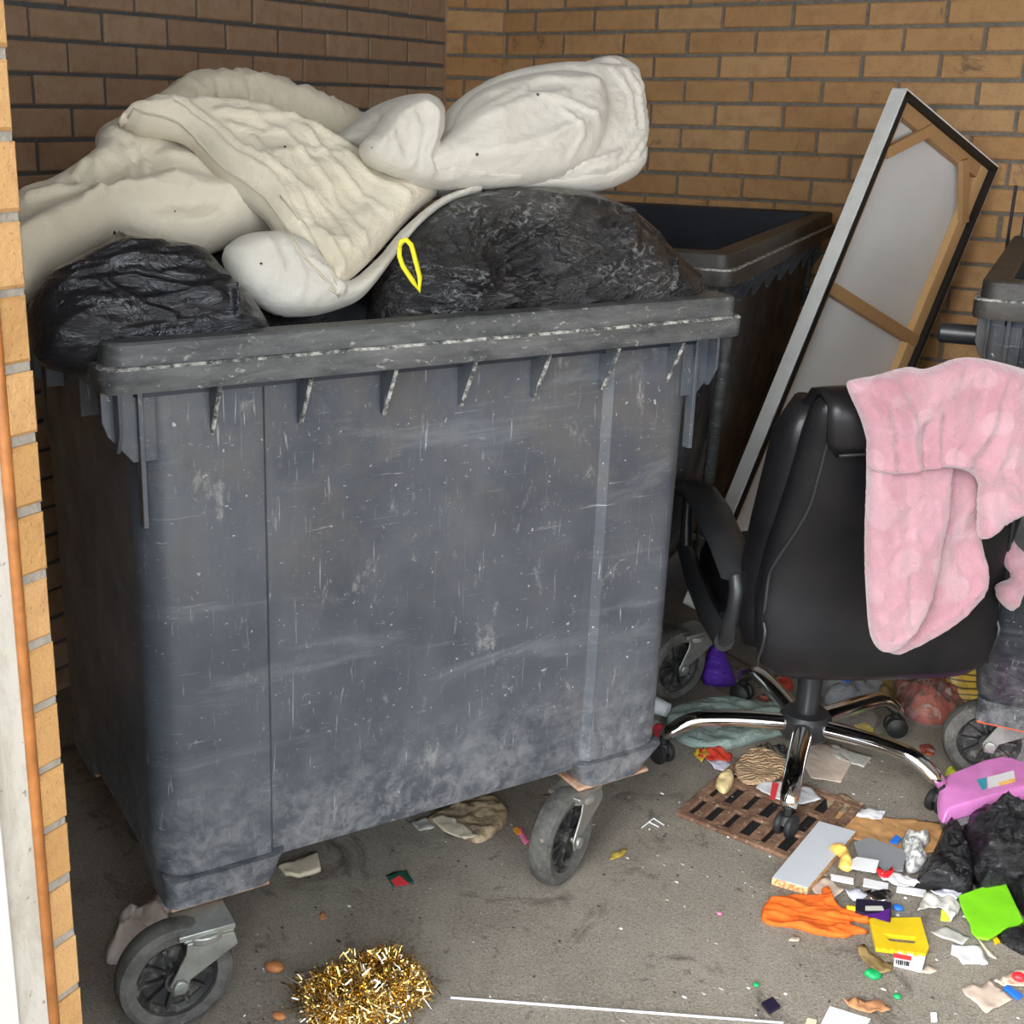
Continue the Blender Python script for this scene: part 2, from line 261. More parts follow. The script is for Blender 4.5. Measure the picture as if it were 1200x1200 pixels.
def link(name, mb, mats, parent=None, smooth=False, bevel=0, seg=2, angle=35):
    me = bpy.data.meshes.new(name); me.from_pydata(mb.v, [], mb.f); me.update()
    for m in (mats if isinstance(mats, (list, tuple)) else [mats]): me.materials.append(MATS[m])
    me.polygons.foreach_set('material_index', mb.m)
    import bmesh
    bm = bmesh.new(); bm.from_mesh(me); bmesh.ops.recalc_face_normals(bm, faces=bm.faces); bm.to_mesh(me); bm.free()
    o = bpy.data.objects.new(name, me); C.objects.link(o)
    if parent: o.parent = parent
    if smooth:
        me.polygons.foreach_set('use_smooth', [True]*len(me.polygons))
        if smooth != 'all':
            try: me.set_sharp_from_angle(angle=math.radians(angle))
            except Exception: pass
    if bevel:
        b = o.modifiers.new('bevel', 'BEVEL'); b.width = bevel; b.segments = seg; b.limit_method = 'ANGLE'; b.angle_limit = math.radians(40); b.harden_normals = False
        me.polygons.foreach_set('use_smooth', [True]*len(me.polygons))
        try: me.set_sharp_from_angle(angle=math.radians(50))
        except Exception: pass
    return o
def tag(o, label, cat, group=None, kind=None):
    if label: o['label'] = label
    if cat: o['category'] = cat
    if group: o['group'] = group
    if kind: o['kind'] = kind
    return o
def empty(name, loc, rz, label, cat, group=None):
    o = bpy.data.objects.new(name, None); C.objects.link(o); o.location = loc; o.rotation_euler = (0, 0, rz); o.empty_display_size = .05
    return tag(o, label, cat, group)
def struct(o): o['kind'] = 'structure'; return o

# ---- soft shapes: outline seen from the doorway, given its own distance, real size and thickness
def smooth_poly(pts, k=4):
    n = len(pts); out = []
    for i in range(n):
        p0, p1, p2, p3 = (np.array(pts[(i+j-1) % n], float) for j in range(4))
        for q in range(k):
            t = q/k; out.append(.5*((2*p1)+(-p0+p2)*t+(2*p0-5*p1+4*p2-p3)*t*t+(-p0+3*p1-3*p2+p3)*t**3))
    return out
def seg_dist(P, A, B):
    d = B-A; L = (d*d).sum() or 1e-12; t = np.clip(((P-A)@d)/L, 0, 1); return np.linalg.norm(P-A-t[:, None]*d, axis=1)
def poly_dist(P, poly, closed=True):
    m = np.full(len(P), 1e9)
    for i in range(len(poly) if closed else len(poly)-1): m = np.minimum(m, seg_dist(P, poly[i], poly[(i+1) % len(poly)]))
    return m
def inside(P, poly):
    x, y = P[:, 0], P[:, 1]; r = np.zeros(len(P), bool); n = len(poly)
    for i in range(n):
        (x0, y0), (x1, y1) = poly[i], poly[(i+1) % n]
        c = (y0 > y) != (y1 > y)
        with np.errstate(divide='ignore', invalid='ignore'): r ^= c & (x < (x1-x0)*(y-y0)/(y1-y0+1e-15)+x0)
    return r
def puff(outline, P0, N, T, Tb=None, R=None, res=.012, ridges=(), nz=(), seed=0, sm=4, mb=None, power=.5, flatback=False, lift=None):
    """outline: px points; N: facing normal; T front bulge; ridges: (px polyline, amp, width)"""
    P0 = V(P0); N = V(N).normalized(); Tb = T*.6 if Tb is None else Tb; R = R or max(T*2., .01)
    e1 = V((0, 0, 1)).cross(N); e1 = V((1, 0, 0)) if e1.length < .05 else e1.normalized(); e2 = N.cross(e1)
    def to2(p): q = onplane(p[0], p[1], P0, N)-P0; return np.array([q.dot(e1), q.dot(e2)])
    pts = [to2(p) for p in outline]
    if sm > 1: pts = smooth_poly(pts, sm)
    rs = []
    for i in range(len(pts)):
        a, b = pts[i], pts[(i+1) % len(pts)]; k = max(1, int(round(np.linalg.norm(b-a)/res)))
        rs += [a+(b-a)*j/k for j in range(k)]
    B = np.array(rs); rng = np.random.RandomState(seed+1)
    lo, hi = B.min(0), B.max(0); h = res
    gx, gy = np.meshgrid(np.arange(lo[0], hi[0], h), np.arange(lo[1], hi[1], h*.87)); gx = gx+((np.arange(gx.shape[0]) % 2)*h/2)[:, None]
    G = np.stack([gx.ravel(), gy.ravel()], 1)+rng.uniform(-.12, .12, (gx.size, 2))*h
    G = G[inside(G, B)]
    if len(G): G = G[poly_dist(G, B) > .45*h]
    A = np.vstack([B, G]) if len(G) else B
    n = len(B)
    vs, _, fs, _, _, _ = delaunay_2d_cdt([V(p) for p in A.tolist()], [(i, (i+1) % n) for i in range(n)], [list(range(n))], 1, 1e-7)
    Q = np.array([(p.x, p.y) for p in vs]); d = poly_dist(Q, B)
    t = np.clip(d/R, 0, 1); prof = (1-(1-t)**2)**power
    fr = T*prof; bk = Tb*prof; edge = d < 1e-6
    fade = np.clip(d/(R*.5), 0, 1)
    for (pl, amp, wd) in ridges:
        P = np.array([to2(p) for p in pl]); dd = poly_dist(Q, P, False); fr = fr+amp*np.exp(-(dd/wd)**2)*fade
    for (amp, sc, ax, ay, ang) in nz:
        ca, sa = math.cos(ang), math.sin(ang)
        X = (Q[:, 0]*ca+Q[:, 1]*sa)*sc*ax; Y = (-Q[:, 0]*sa+Q[:, 1]*ca)*sc*ay
        nn_ = np.array([noise.noise(V((x, y, seed*3.7))) for x, y in zip(X, Y)])
        if amp < 0: nn_ = -np.clip(1-np.abs(nn_)*5, 0, 1)**1.5       # thin raised creases
        fr = fr+amp*fade*nn_
    if lift is not None: off = np.array([lift(V((0, 0, 0))+P0+e1*q[0]+e2*q[1]) for q in Q])
    else: off = np.zeros(len(Q))
    if flatback: fr = np.maximum(fr, .001)
    mb = mb or MB(); W0 = [P0+e1*float(q[0])+e2*float(q[1]) for q in Q]
    front = [w+N*float(f+o) for w, f, o in zip(W0, fr, off)]
    bi = {}; back = []
    for i, w in enumerate(W0):
        if edge[i]: bi[i] = i
        else: bi[i] = len(W0)+len(back); back.append(w+N*float(off[i]-(0 if flatback else bk[i])-(0.0005 if flatback else 0)))
    faces = [tuple(f) for f in fs]+[tuple(bi[i] for i in reversed(f)) for f in fs]
    faces = [f for f in faces if len(set(f)) >= 3]
    mb.add(front+back, faces); return mb

def slab(outline, z, th, wob=0., res=.01, sm=1, mb=None, seed=0, curl=0.):
    """thin thing lying on the floor: both faces follow a gentle crumple, resting at z"""
    P = [onz(x, y, z) for x, y in outline]; pts = [np.array([p.x, p.y]) for p in P]
    if sm > 1: pts = smooth_poly(pts, sm)
    rs = []
    for i in range(len(pts)):
        a, b = pts[i], pts[(i+1) % len(pts)]; k = max(1, int(round(np.linalg.norm(b-a)/res))); rs += [a+(b-a)*j/k for j in range(k)]
    B = np.array(rs); n = len(B)
    if wob or curl:
        lo, hi = B.min(0), B.max(0); gx, gy = np.meshgrid(np.arange(lo[0], hi[0], res), np.arange(lo[1], hi[1], res)); G = np.stack([gx.ravel(), gy.ravel()], 1)
        G = G[inside(G, B)]; G = G[poly_dist(G, B) > .4*res] if len(G) else G
        A = np.vstack([B, G]) if len(G) else B
    else: A = B
    vs, _, fs, _, _, _ = delaunay_2d_cdt([V(p) for p in A.tolist()], [(i, (i+1) % n) for i in range(n)], [list(range(n))], 1, 1e-7)
    cen = B.mean(0); rad = np.abs(B-cen).max()
    def hgt(x, y):
        a = abs(noise.noise(V((x*38, y*38, seed*5.1))))*2+.5*noise.noise(V((x*90, y*90, seed*2.3)))
        return wob*max(0, a)+curl*((x-cen[0])**2+(y-cen[1])**2)/rad**2
    hh = [hgt(p.x, p.y) for p in vs]; m = min(hh); hh = [h-m for h in hh]
    mb = mb or MB(); N = len(vs)
    top = [(p.x, p.y, z+h+th) for p, h in zip(vs, hh)]; bot = [(p.x, p.y, z+h) for p, h in zip(vs, hh)]
    ed = {}
    for f in fs:
        for i in range(len(f)):
            a, b = f[i], f[(i+1) % len(f)]; ed[(a, b)] = ed.get((a, b), 0)+1
    side = [(a, b, b+N, a+N) for (a, b) in ed if (b, a) not in ed]
    mb.add(top+bot, [tuple(f) for f in fs]+[tuple(i+N for i in reversed(f)) for f in fs]+[(a+N, b+N, b, a) for (a, b, _, _) in side])
    return mb

# ------------------------------------------------------------------ the room
ROW = .075; BR = .215; BH = .065
def brick_wall(name, origin, ang, intervals, rows, brickmat, mortarmat, z0, depth=.008, seed=1, back=.1, ext=None):
    """real bricks standing proud of a mortar bed. origin: (x,y) at u=0; intervals(row)->[(u0,u1)]; z0: centre height of row 0; rows downwards"""
    rnd = random.Random(seed); d = V((math.cos(ang), math.sin(ang), 0)); nrm = V((d.y, -d.x, 0)); o = V((origin[0], origin[1], 0))
    mb = MB(); tint = []; umin, umax = ext; ztop = z0-rows[0]*ROW+ROW/2; zbot = z0-rows[-1]*ROW-ROW/2
    A = lambda u, w, z: o+d*u+nrm*w+V((0, 0, z))
    mb.mi = 1; mb.add([A(u, w, z) for z in (zbot, ztop) for u, w in ((umin, -depth), (umax, -depth), (umax, -back), (umin, -back))], [(3, 2, 1, 0), (4, 5, 6, 7), (0, 1, 5, 4), (1, 2, 6, 5), (2, 3, 7, 6), (3, 0, 4, 7)])
    tint += [0.]*6; mb.mi = 0; bv = .004
    for r in rows:
        zc = z0-r*ROW
        for (u0, u1) in intervals(r):
            u0 = max(u0, umin); u1 = min(u1, umax)
            if u1-u0 < .02: continue
            j = lambda s=.0015: rnd.uniform(-s, s)
            pr = rnd.uniform(-.0015, .0015)
            a, b, c_, e = u0+j(), u1+j(), zc-BH/2+j(), zc+BH/2+j()
            fr = [A(a+bv, pr, c_+bv), A(b-bv, pr, c_+bv), A(b-bv, pr, e-bv), A(a+bv, pr, e-bv)]
            md = [A(a, pr-bv, c_), A(b, pr-bv, c_), A(b, pr-bv, e), A(a, pr-bv, e)]
            bk = [A(a, -depth-.004, c_), A(b, -depth-.004, c_), A(b, -depth-.004, e), A(a, -depth-.004, e)]
            fs = [(0, 1, 2, 3)]+[(4+i, 4+(i+1) % 4, (i+1) % 4, i) for i in range(4)]+[(8+i, 8+(i+1) % 4, 4+(i+1) % 4, 4+i) for i in range(4)]
            mb.add(fr+md+bk, fs); tint += [rnd.random()]*9
    ob = link(name, mb, [brickmat, mortarmat])
    at = ob.data.attributes.new('tint', 'FLOAT', 'FACE'); at.data.foreach_set('value', tint)
    return struct(ob)
def halfbond(parity0, k0, k1, base=0.):
    def f(r):
        out = []; k = k0-((k0+r+parity0) % 2)
        while k < k1: out.append((base+k*.1125+.005, base+(k+2)*.1125-.005)); k += 2
        return out
    return f
rows = list(range(-8, 24))
brick_wall('wall_back', (-2.162, 4.031), 0., halfbond(0, -2, 46), rows, 'brick_clay', 'mortar', 1.783, ext=(-.40, 5.1), seed=3)
# splayed corner, one brick long
dx, dy = -2.2745+2.405, 4.031-3.836; Lc = math.hypot(dx, dy)
brick_wall('wall_corner', (-2.405, 3.836), math.atan2(dy, dx), lambda r: [(.004, Lc-.008)] if r % 2 == 0 else [(.004, Lc*.31), (Lc*.31+.01, Lc-.008)], rows, 'brick_clay', 'mortar', 1.783, ext=(-.02, Lc+.02), seed=4, back=.03)
brick_wall('wall_left', (-2.405, .2), PI/2, halfbond(0, 0, 34, 2.036-.2-.1125*16), rows, 'brick_clay_dull', 'mortar_dark', 1.67+.0005, ext=(0, 3.9), seed=5)
# left jamb of the doorway: brick reveal facing right
PXJ, PYJ = -.996, .817
def vert_x(px, py): r = ray(px, py); return EYE.y+r.y*((PXJ)/r.x)      # y on the reveal plane seen at a pixel
yb = vert_x(68, 1190); yw = vert_x(60.5, 1190); yg = vert_x(22, 1200)
brick_wall('wall_front', (PXJ, yb-.004), PI/2, lambda r: [(.0, PYJ-yb+.004)], list(range(-8, 24)), 'brick_clay_bright', 'mortar_pale', 1.5417+.0375, ext=(0, PYJ-yb+.004), seed=6, depth=.006, back=1.6)
mb = MB(); mb.box((2.6, .8, 0), (3.4, .92, 2.4)); struct(link('wall_front_right', mb, 'brick_clay'))
mb = MB(); mb.box((2.9, .9, 0), (3.0, 4.1, 2.5)); struct(link('wall_right', mb, 'brick_clay'))
mb = MB(); mb.box((-2.6, .45, 2.38), (3.1, 4.25, 2.5)); struct(link('ceiling', mb, 'mortar_pale'))
mb = MB(); mb.box((-4.5, -5, -.1), (4.5, 4.3, 0)); struct(link('floor', mb, 'concrete'))
# timber frame of the doorway, left of the brick reveal
mb = MB(); mb.tube([(PXJ-.004, (yb+yw)/2, 0), (PXJ-.004, (yb+yw)/2, 2.37)], abs(yb-yw)*.62+.002, 8); o = struct(link('trim_1', mb, 'brown_sealant', smooth='all'))
mb = MB(); mb.box((PXJ-.09, yg, 0), (PXJ-.002, yw, 2.37)); struct(link('trim_2', mb, 'worn_white_paint', bevel=.004))
mb = MB(); mb.box((PXJ-.09, yg-.14, 0), (PXJ+.006, yg, 2.37)); struct(link('door_1', mb, 'white_gloss', bevel=.004))

# ------------------------------------------------------------------ wheelie bins
def rrect(a, b, r, z, n=6, step=0, c=.33, ):
    """ring counter-clockwise from front-left; a,b half sizes; step: centre panel recess on both long sides"""
    pts = []; cc = c
    def arc(cx, cy, t0):
        for k in range(n+1):
            t = t0+PI/2*k/n; pts.append(V((cx+r*math.cos(t), cy+r*math.sin(t), z)))
    arc(-a+r, -b+r, PI)
    for x, s in ((-cc-.004, 0), (-cc+.004, step), (cc-.008, step), (cc+.008, 0)): pts.append(V((x, -b+s, z)))
    arc(a-r, -b+r, 1.5*PI); arc(a-r, b-r, 0)
    for x, s in ((cc+.008, 0), (cc-.008, step), (-cc+.004, step), (-cc-.004, 0)): pts.append(V((x, b-s, z)))
    arc(-a+r, b-r, PI/2)
    return pts
def wheel_castor(par, cx, cy, ax, plate_z, swx, swy, rusty=True, seal=False, flip=False, lim=(1, 1), house=None):
    """castor: contact point (cx,cy) local, axle direction ax, swivel centre (swx,swy)"""
    ax = V((ax[0], ax[1], 0)).normalized(); R = .1; c = V((cx, cy, R)); side = ax; roll = V((-ax.y, ax.x, 0))
    sw = V((swx, swy, 0))
    mb = MB(); top = plate_z-.012
    mb.box((-.037, -.048, top-.006), (.037, .048, top+.004), Matrix.Rotation(math.atan2(ax.y, ax.x), 3, 'Z'), (swx, swy, 0))
    mb.lathe([(.03, -.012), (.045, -.006), (.045, .006), (.03, .012)], (swx, swy, top-.012), n=20)
    for s in (-1, 1):
        q = side*(.033*s)
        t0 = V((swx, swy, top-.012)); h = V((cx, cy, R))
        dirn = (V((swx, swy, 0))-V((cx, cy, 0))); dirn.z = 0
        rd = roll if dirn.dot(roll) > 0 else -roll
        pr = [t0+q+rd*.045, t0+q-rd*.035, t0+q-rd*.038+V((0, 0, -.02)), h+q-rd*.017+V((0, 0, .004)), h+q-rd*.010+V((0, 0, -.018)), h+q+rd*.010+V((0, 0, -.018)), h+q+rd*.018+V((0, 0, .006)), t0+q+rd*.052+V((0, 0, -.025))]
        mb.prism(pr, side*(.004*s))
    mb.prism([t0-roll*.04-side*.036, t0+roll*.045-side*.036, t0+roll*.045+side*.036, t0-roll*.04+side*.036], (0, 0, .006))
    mb.lathe([(.010, -.045), (.013, -.044), (.013, -.038), (.006, -.038), (.006, .038), (.013, .038), (.013, .044), (.010, .045)], c, side, 12)
    fork = link('castor_fork', mb, 'galvanised', par, bevel=.0015)
    mb = MB(); mb.lathe([(.070, -.020), (.086, -.024), (.096, -.019), (.1, -.008), (.1, .008), (.096, .019), (.086, .024), (.070, .020)], c, side, 48, False)
    mb.lathe([(.070, -.020), (.070, .020)], c, side, 48, False)
    link('tyre', mb, 'tyre_rubber', fork, smooth=True)
    mb = MB(); mb.lathe([(.072, -.012), (.066, -.014), (.058, -.006), (.058, .006), (.066, .014), (.072, .012)], c, side, 40, False)
    mb.lathe([(.058, -.004), (.0, -.004)], c, side, 40, False); mb.lathe([(.058, .004), (.0, .004)], c, side, 40, False)
    mb.lathe([(.0, -.024), (.022, -.024), (.024, -.005), (.024, .005), (.022, .024), (.0, .024)], c, side, 20, False)
    for k in range(10):
        t = k*2*PI/10; dv = roll*math.cos(t)+V((0, 0, math.sin(t))); w = side.cross(dv)
        for s in (-1, 1):
            p = [c+dv*.02-w*.003+side*(.004*s), c+dv*.06-w*.003+side*(.004*s), c+dv*.06+w*.003+side*(.004*s), c+dv*.02+w*.003+side*(.004*s)]; mb.prism(p, side*(.010*s))
    link('wheel_hub', mb, 'wheel_hub_black', fork, smooth=True)
    ex_ = (V((swx-cx, swy-cy, 0)).normalized()*.05) if flip else V(); px_ = max(-lim[0]+.115, min(lim[0]-.115, swx+ex_.x)); py_ = max(-lim[1]+.105, min(lim[1]-.105, swy+ex_.y))
    if house: px_, py_ = house[0]*(1 if cx > 0 else -1), house[1]*(1 if cy > 0 else -1)
    mb = MB(); mb.box((-.088, -.080, plate_z-.006), (.088, .080, plate_z+.001), None, (px_, py_, 0)); link('castor_plate', mb, 'seal_orange' if seal else 'rust' if rusty else 'galvanised', par, bevel=.002)
def make_bin(name, FL, rz, L, D, zt, label, body='bin_plastic_grey', rim='bin_rim', castors=(), ribs=7, rib0=.17, ribd=.147, inset=.052, zb=.235, edge=True, tp=((.058, .055), (.056, .052), (.054, .051), (.052, .05)), cin=(.155, .12)):
    u = V((math.cos(rz), math.sin(rz), 0)); w = V((-u.y, u.x, 0)); cen = V((FL[0], FL[1], 0))+u*(L/2)+w*(D/2)
    e = empty(name, cen, rz, label, 'wheelie bin'); a, b = L/2, D/2; T = zt-.072
    cp = .33*L/1.167
    mb = MB(); i = inset
    def R(ia, ib, z, st=.010, r=.06): return rrect(a-ia, b-ib, r, z, step=st, c=cp)
    rings = [R(tp[0][0]+.07, tp[0][1]+.06, zb+.004, .0, .05), R(tp[0][0]+.025, tp[0][1]+.02, zb, .0, .06), R(tp[0][0], tp[0][1], zb+.022, .012), R(*tp[1], .47), R(*tp[2], .75), R(*tp[3], 1.0*T/1.103, .011), R(i, i, T, .010)]
    mb.loft(rings, True, False)
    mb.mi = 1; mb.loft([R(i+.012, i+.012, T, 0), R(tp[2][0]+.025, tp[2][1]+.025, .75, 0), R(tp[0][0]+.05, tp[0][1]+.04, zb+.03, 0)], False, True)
    # corner housings over the castors
    mb.mi = 0
    for sx in (-1, 1):
        for sy in (-1, 1):
            def hr(z, x0, x1, y0, y1, r=.025):
                c0, c1 = (x0+x1)/2, (y0+y1)/2; q = rrect((x1-x0)/2, (y1-y0)/2, r, z, c=.02*0+min(.03, (x1-x0)/4)); return [V(((c0+p.x)*sx if sx > 0 else -(c0+p.x), (c1+p.y)*sy, p.z)) for p in q]
            X1, Y1 = a-tp[0][0]-.006, b-tp[0][1]+.012*(edge)
            rg = [hr(zb-.035, X1-.19, X1-(.05 if sx > 0 else .0), Y1-.17, Y1-.006), hr(zb+.02, X1-.215, X1, Y1-.2, Y1)]
            mb.loft(rg)
    bo = link('body', mb, [body, 'bin_inner'], e, smooth=True, angle=28)
    # rim: lower lip, upper tier, flat top, inner drop
    mb = MB()
    def Q(o_, z, r=.03): return rrect(a-o_, b-o_, r, z, c=cp)
    mb.loft([Q(.045, zt-.072), Q(-.004, zt-.072), Q(-.006, zt-.066), Q(-.006, zt-.038)], False, False)
    mb.mi = 1; mb.loft([Q(-.006, zt-.038), Q(-.003, zt-.034), Q(.004, zt-.034)], False, False)
    mb.mi = 0; mb.loft([Q(.004, zt-.034), Q(.004, zt-.004), Q(.007, zt), Q(.05, zt), Q(.054, zt-.004, .03)], False, False)
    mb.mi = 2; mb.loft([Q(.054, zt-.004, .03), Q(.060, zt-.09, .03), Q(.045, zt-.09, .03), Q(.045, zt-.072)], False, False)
    link('rim', mb, [rim, 'rim_chalk_edge', 'bin_inner'], e, smooth=True, angle=30)
    # gusset ribs under the rim, both long sides
    for k in range(ribs):
        for sy in (-1, 1):
            x = -a+rib0+ribd*k; mb = MB(); y0, y1 = b-.06, b-.006
            mb.prism([(x-.003, y0*sy, T+.002), (x-.003, y1*sy, T+.002), (x-.003, (b-.010)*sy, T-.006), (x-.003, (b-.052)*sy, T-.085), (x-.003, y0*sy, T-.085)], (.006, 0, 0))
            gz = link('rim_gusset', mb, body, e)
            if edge:
                mb = MB(); mb.tube([(x, (b-.010)*sy, T-.004), (x, (b-.012)*sy, T-.010), (x, (b-.052)*sy, T-.086)], .0035, 6); link('scuffed_edge', mb, 'rim_chalk_edge', gz)
    # corner wings, edge ribs and end aprons with an arch
    for sx in (-1, 1):
        for sy in (-1, 1):
            mb = MB(); y = (b-.056)*sy
            pts = [(a-.085, T+.002), (a-.004, T+.002), (a-.004, T-.052), (a-.012, T-.075), (a-.048, T-.118), (a-.085, T-.118)]
            mb.prism([(x*sx, y, z) for x, z in pts], (0, -.006*sy, 0))
            mb.box(((a-.060)*sx-.004, y-.01, T-.22), ((a-.060)*sx+.004, y+.01, T+.002))
            link('corner_wing', mb, body, e, bevel=.001)
        mb = MB(); h = b-.03; q = []
        q += [(-h, T+.002), (h, T+.002), (h, T-.065), (h-.02, T-.10), (h-.09, T-.10), (h-.10, T-.09), (h-.115, T-.035), (h-.14, T-.022), (-h+.14, T-.022), (-h+.115, T-.035), (-h+.10, T-.09), (-h+.09, T-.10), (-h+.02, T-.10), (-h, T-.065)]
        mb.prism([((a-.022)*sx, y, z) for y, z in q], (-.006*sx, 0, 0))
        for y in (-h+.03, h-.03, -.12, .12): mb.box((min((a-.022)*sx, (a-.058)*sx), y-.003, T-.09), (max((a-.022)*sx, (a-.058)*sx), y+.003, T))
        link('end_apron', mb, body, e, bevel=.001)
    inv = Matrix.Rotation(-rz, 3, 'Z')
    for (wx, wy, axx, axy, kw) in castors:
        p = inv @ (V((wx, wy, 0))-cen); ax = inv @ V((axx, axy, 0))
        ro = V((-ax.y, ax.x, 0)).normalized(); inw = V((-p.x, -p.y, 0)); ro = ro if (ro.dot(inw) > 0) != kw.get('flip', False) else -ro; kw = dict(kw, lim=(a-tp[0][0]-.01, b-tp[0][1]-.002), house=(a-tp[0][0]-.006-(.118 if p.x > 0 else .095), b-tp[0][1]+.012*edge-.091)); q = p+ro*.05; sx, sy = q.x, q.y
        wheel_castor(e, p.x, p.y, (ax.x, ax.y), zb-.035, sx, sy, **kw)
    return e
def loc2w(FL, rz, L, D, s, o): u = V((math.cos(rz), math.sin(rz), 0)); w = V((-u.y, u.x, 0)); p = V((FL[0], FL[1], 0))+u*s+w*o; return p.x, p.y
FB = dict(FL=(-1.286, 1.178), rz=math.atan2(.882, .471), L=1.178, D=.76)
cb = [loc2w(s=.2, o=.58, **FB), loc2w(s=.97, o=.56, **FB)]
front_bin = make_bin('wheelie_bin', zt=1.175, label='large scuffed grey four-wheeled bin in the foreground heaped with bags and a duvet', castors=[
    (-1.279, 1.244, .86, -.51, {}), (-.927, 1.981, .998, -.05, {'flip': True}), (cb[0][0], cb[0][1], .9, .3, {}), (cb[1][0], cb[1][1], .5, .8, {})], **FB)
MBN = dict(FL=(-.903, 2.626), rz=math.radians(96.3), L=1.375, D=1.06)
cm = [loc2w(s=.2, o=.74, **MBN), loc2w(s=1.15, o=.74, **MBN), loc2w(s=1.15, o=.3, **MBN)]
mid_bin = make_bin('wheelie_bin', zt=1.203, label='empty open dark wheeled bin in the back corner behind the grey one', body='bin_plastic_dark', rim='bin_rim_dark', tp=((.10, .235), (.08, .12), (.06, .07), (.052, .055)), rib0=.2, ribd=.165, edge=False, castors=[
    (-1.045, 2.868, .90, -.42, {'rusty': False}), (cm[0][0], cm[0][1], .9, .3, {}), (cm[1][0], cm[1][1], .9, .3, {}), (cm[2][0], cm[2][1], .9, .3, {})], **MBN)
RB = dict(FL=(-.388, 2.526), rz=math.radians(5.3), L=1.37, D=1.046)
cr = [loc2w(s=.2, o=.72, **RB), loc2w(s=1.15, o=.72, **RB), loc2w(s=1.15, o=.32, **RB)]
right_bin = make_bin('wheelie_bin', zt=1.203, label='black wheeled bin at the right edge of the store behind the office chair', body='bin_plastic_dark', rim='bin_rim_dark', tp=((.10, .235), (.08, .12), (.06, .07), (.052, .055)), rib0=.2, ribd=.165, edge=False, castors=[
    (-.283, 2.91, .28, -.96, {'seal': True}), (cr[0][0], cr[0][1], .9, .3, {}), (cr[1][0], cr[1][1], .9, .3, {}), (cr[2][0], cr[2][1], .9, .3, {})], **RB)
# pale grey tube added as the highlight on the middle bin's rounded corner
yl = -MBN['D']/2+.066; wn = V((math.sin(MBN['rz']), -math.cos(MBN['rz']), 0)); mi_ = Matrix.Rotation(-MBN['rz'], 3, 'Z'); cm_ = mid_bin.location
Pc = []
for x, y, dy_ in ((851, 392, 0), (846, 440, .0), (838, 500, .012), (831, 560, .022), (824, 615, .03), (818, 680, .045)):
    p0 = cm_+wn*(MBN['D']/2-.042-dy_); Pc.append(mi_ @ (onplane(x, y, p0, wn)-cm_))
mb = MB(); mb.tube(Pc, .015, 12); link('corner_highlight', mb, 'bin_rim', mid_bin, smooth='all')['label'] = 'pale strip standing in for the corner highlight'
# lifting stub on the end of the right bin, and lid hinge post at its back
a, b = .685, .523
mb = MB(); mb.lathe([(.0, -.062), (.016, -.062), (.020, -.057), (.020, .03), (.0, .03)], (-a-.005, -b+.10, 1.083), V((1, 0, 0)), 24, False); link('lifting_stub', mb, 'black_moulding', right_bin, smooth=True)
mb = MB(); mb.box((-a+.02, b-.05, 1.13), (-a+.10, b-.02, 1.33)); mb.box((-a-.012, b-.045, 1.13), (-a-.004, b-.03, 1.33)); link('lid_hinge', mb, 'black_moulding', right_bin, bevel=.006)

# ------------------------------------------------------------------ leaning canvas
A = V((-.79, 3.55, 1.565)); B = V((-.601, 3.97, 1.358)); ab = (B-A); Wc = ab.length; ex = ab.normalized(); dn = V((-.229, -.486, -1.157)); dn = (dn-ex*dn.dot(ex)).normalized(); nn = ex.cross(dn).normalized()
if nn.dot(EYE-A) < 0: nn = -nn                      # towards us: the back of the canvas
Lc2 = (B.z-.004)/(-dn.z)
M = Matrix((ex, -dn, nn)).transposed().to_4x4(); base = A+dn*Lc2; M.translation = base
cv = bpy.data.objects.new('canvas_frame', None); C.objects.link(cv); cv.matrix_world = M
tag(cv, 'white box canvas seen from its wooden back, leaning tilted on the brick wall', 'canvas')
W_, H_, TH = Wc, Lc2, .045
mb = MB(); 
for (x0, x1, y0, y1) in ((0, .006, 0, H_), (W_-.006, W_, 0, H_), (0, W_, 0, .006), (0, W_, H_-.006, H_)): mb.box((x0, y0, -TH), (x1, y1, 0))
link('outer_edge', mb, 'canvas_edge_white', cv, bevel=.001)
mb = MB(); bw = .021
for (x0, x1, y0, y1) in ((.006, bw, .006, H_-.006), (W_-bw, W_-.006, .006, H_-.006), (.006, W_-.006, .006, bw), (.006, W_-.006, H_-bw, H_-.006)): mb.box((x0, y0, -TH+.004), (x1, y1, .0025))
link('black_border', mb, 'black_matte', cv)
mb = MB(); mb.box((bw, bw, -TH), (W_-bw, H_-bw, -TH+.004)); link('canvas_sheet', mb, 'canvas_back', cv)
bt = .04
mb = MB(); mb.box((W_-bw-bt, bw, -TH+.006), (W_-bw, H_-bw, -.014)); link('stretcher_bar', mb, 'pine_bar_pale', cv, bevel=.002)
mb = MB(); mb.box((bw, bw, -TH+.006), (bw+bt*.8, H_-bw, -.020)); link('stretcher_bar', mb, 'pine_bar_pale', cv, bevel=.002)
mb = MB(); mb.box((bw, H_-bw-bt, -TH+.006), (W_-bw-bt, H_-bw, -.014)); link('stretcher_bar', mb, 'pine_bar', cv, bevel=.002)
mb = MB(); mb.box((bw, bw, -TH+.006), (W_-bw-bt, bw+bt, -.014)); link('stretcher_bar', mb, 'pine_bar', cv, bevel=.002)
mb = MB(); mb.box((bw, H_*.62, -TH+.006), (W_-bw, H_*.62+.034, -.012)); link('cross_bar', mb, 'pine_bar', cv, bevel=.002)
def brace(p, q, w=.03):
    p, q = V(p), V(q); d = (q-p).normalized(); n_ = V((-d.y, d.x, 0))*w/2; mb = MB(); mb.prism([p-n_, q-n_, q+n_, p+n_], (0, 0, .016)); link('corner_brace', mb, 'pine_bar', cv, bevel=.001)
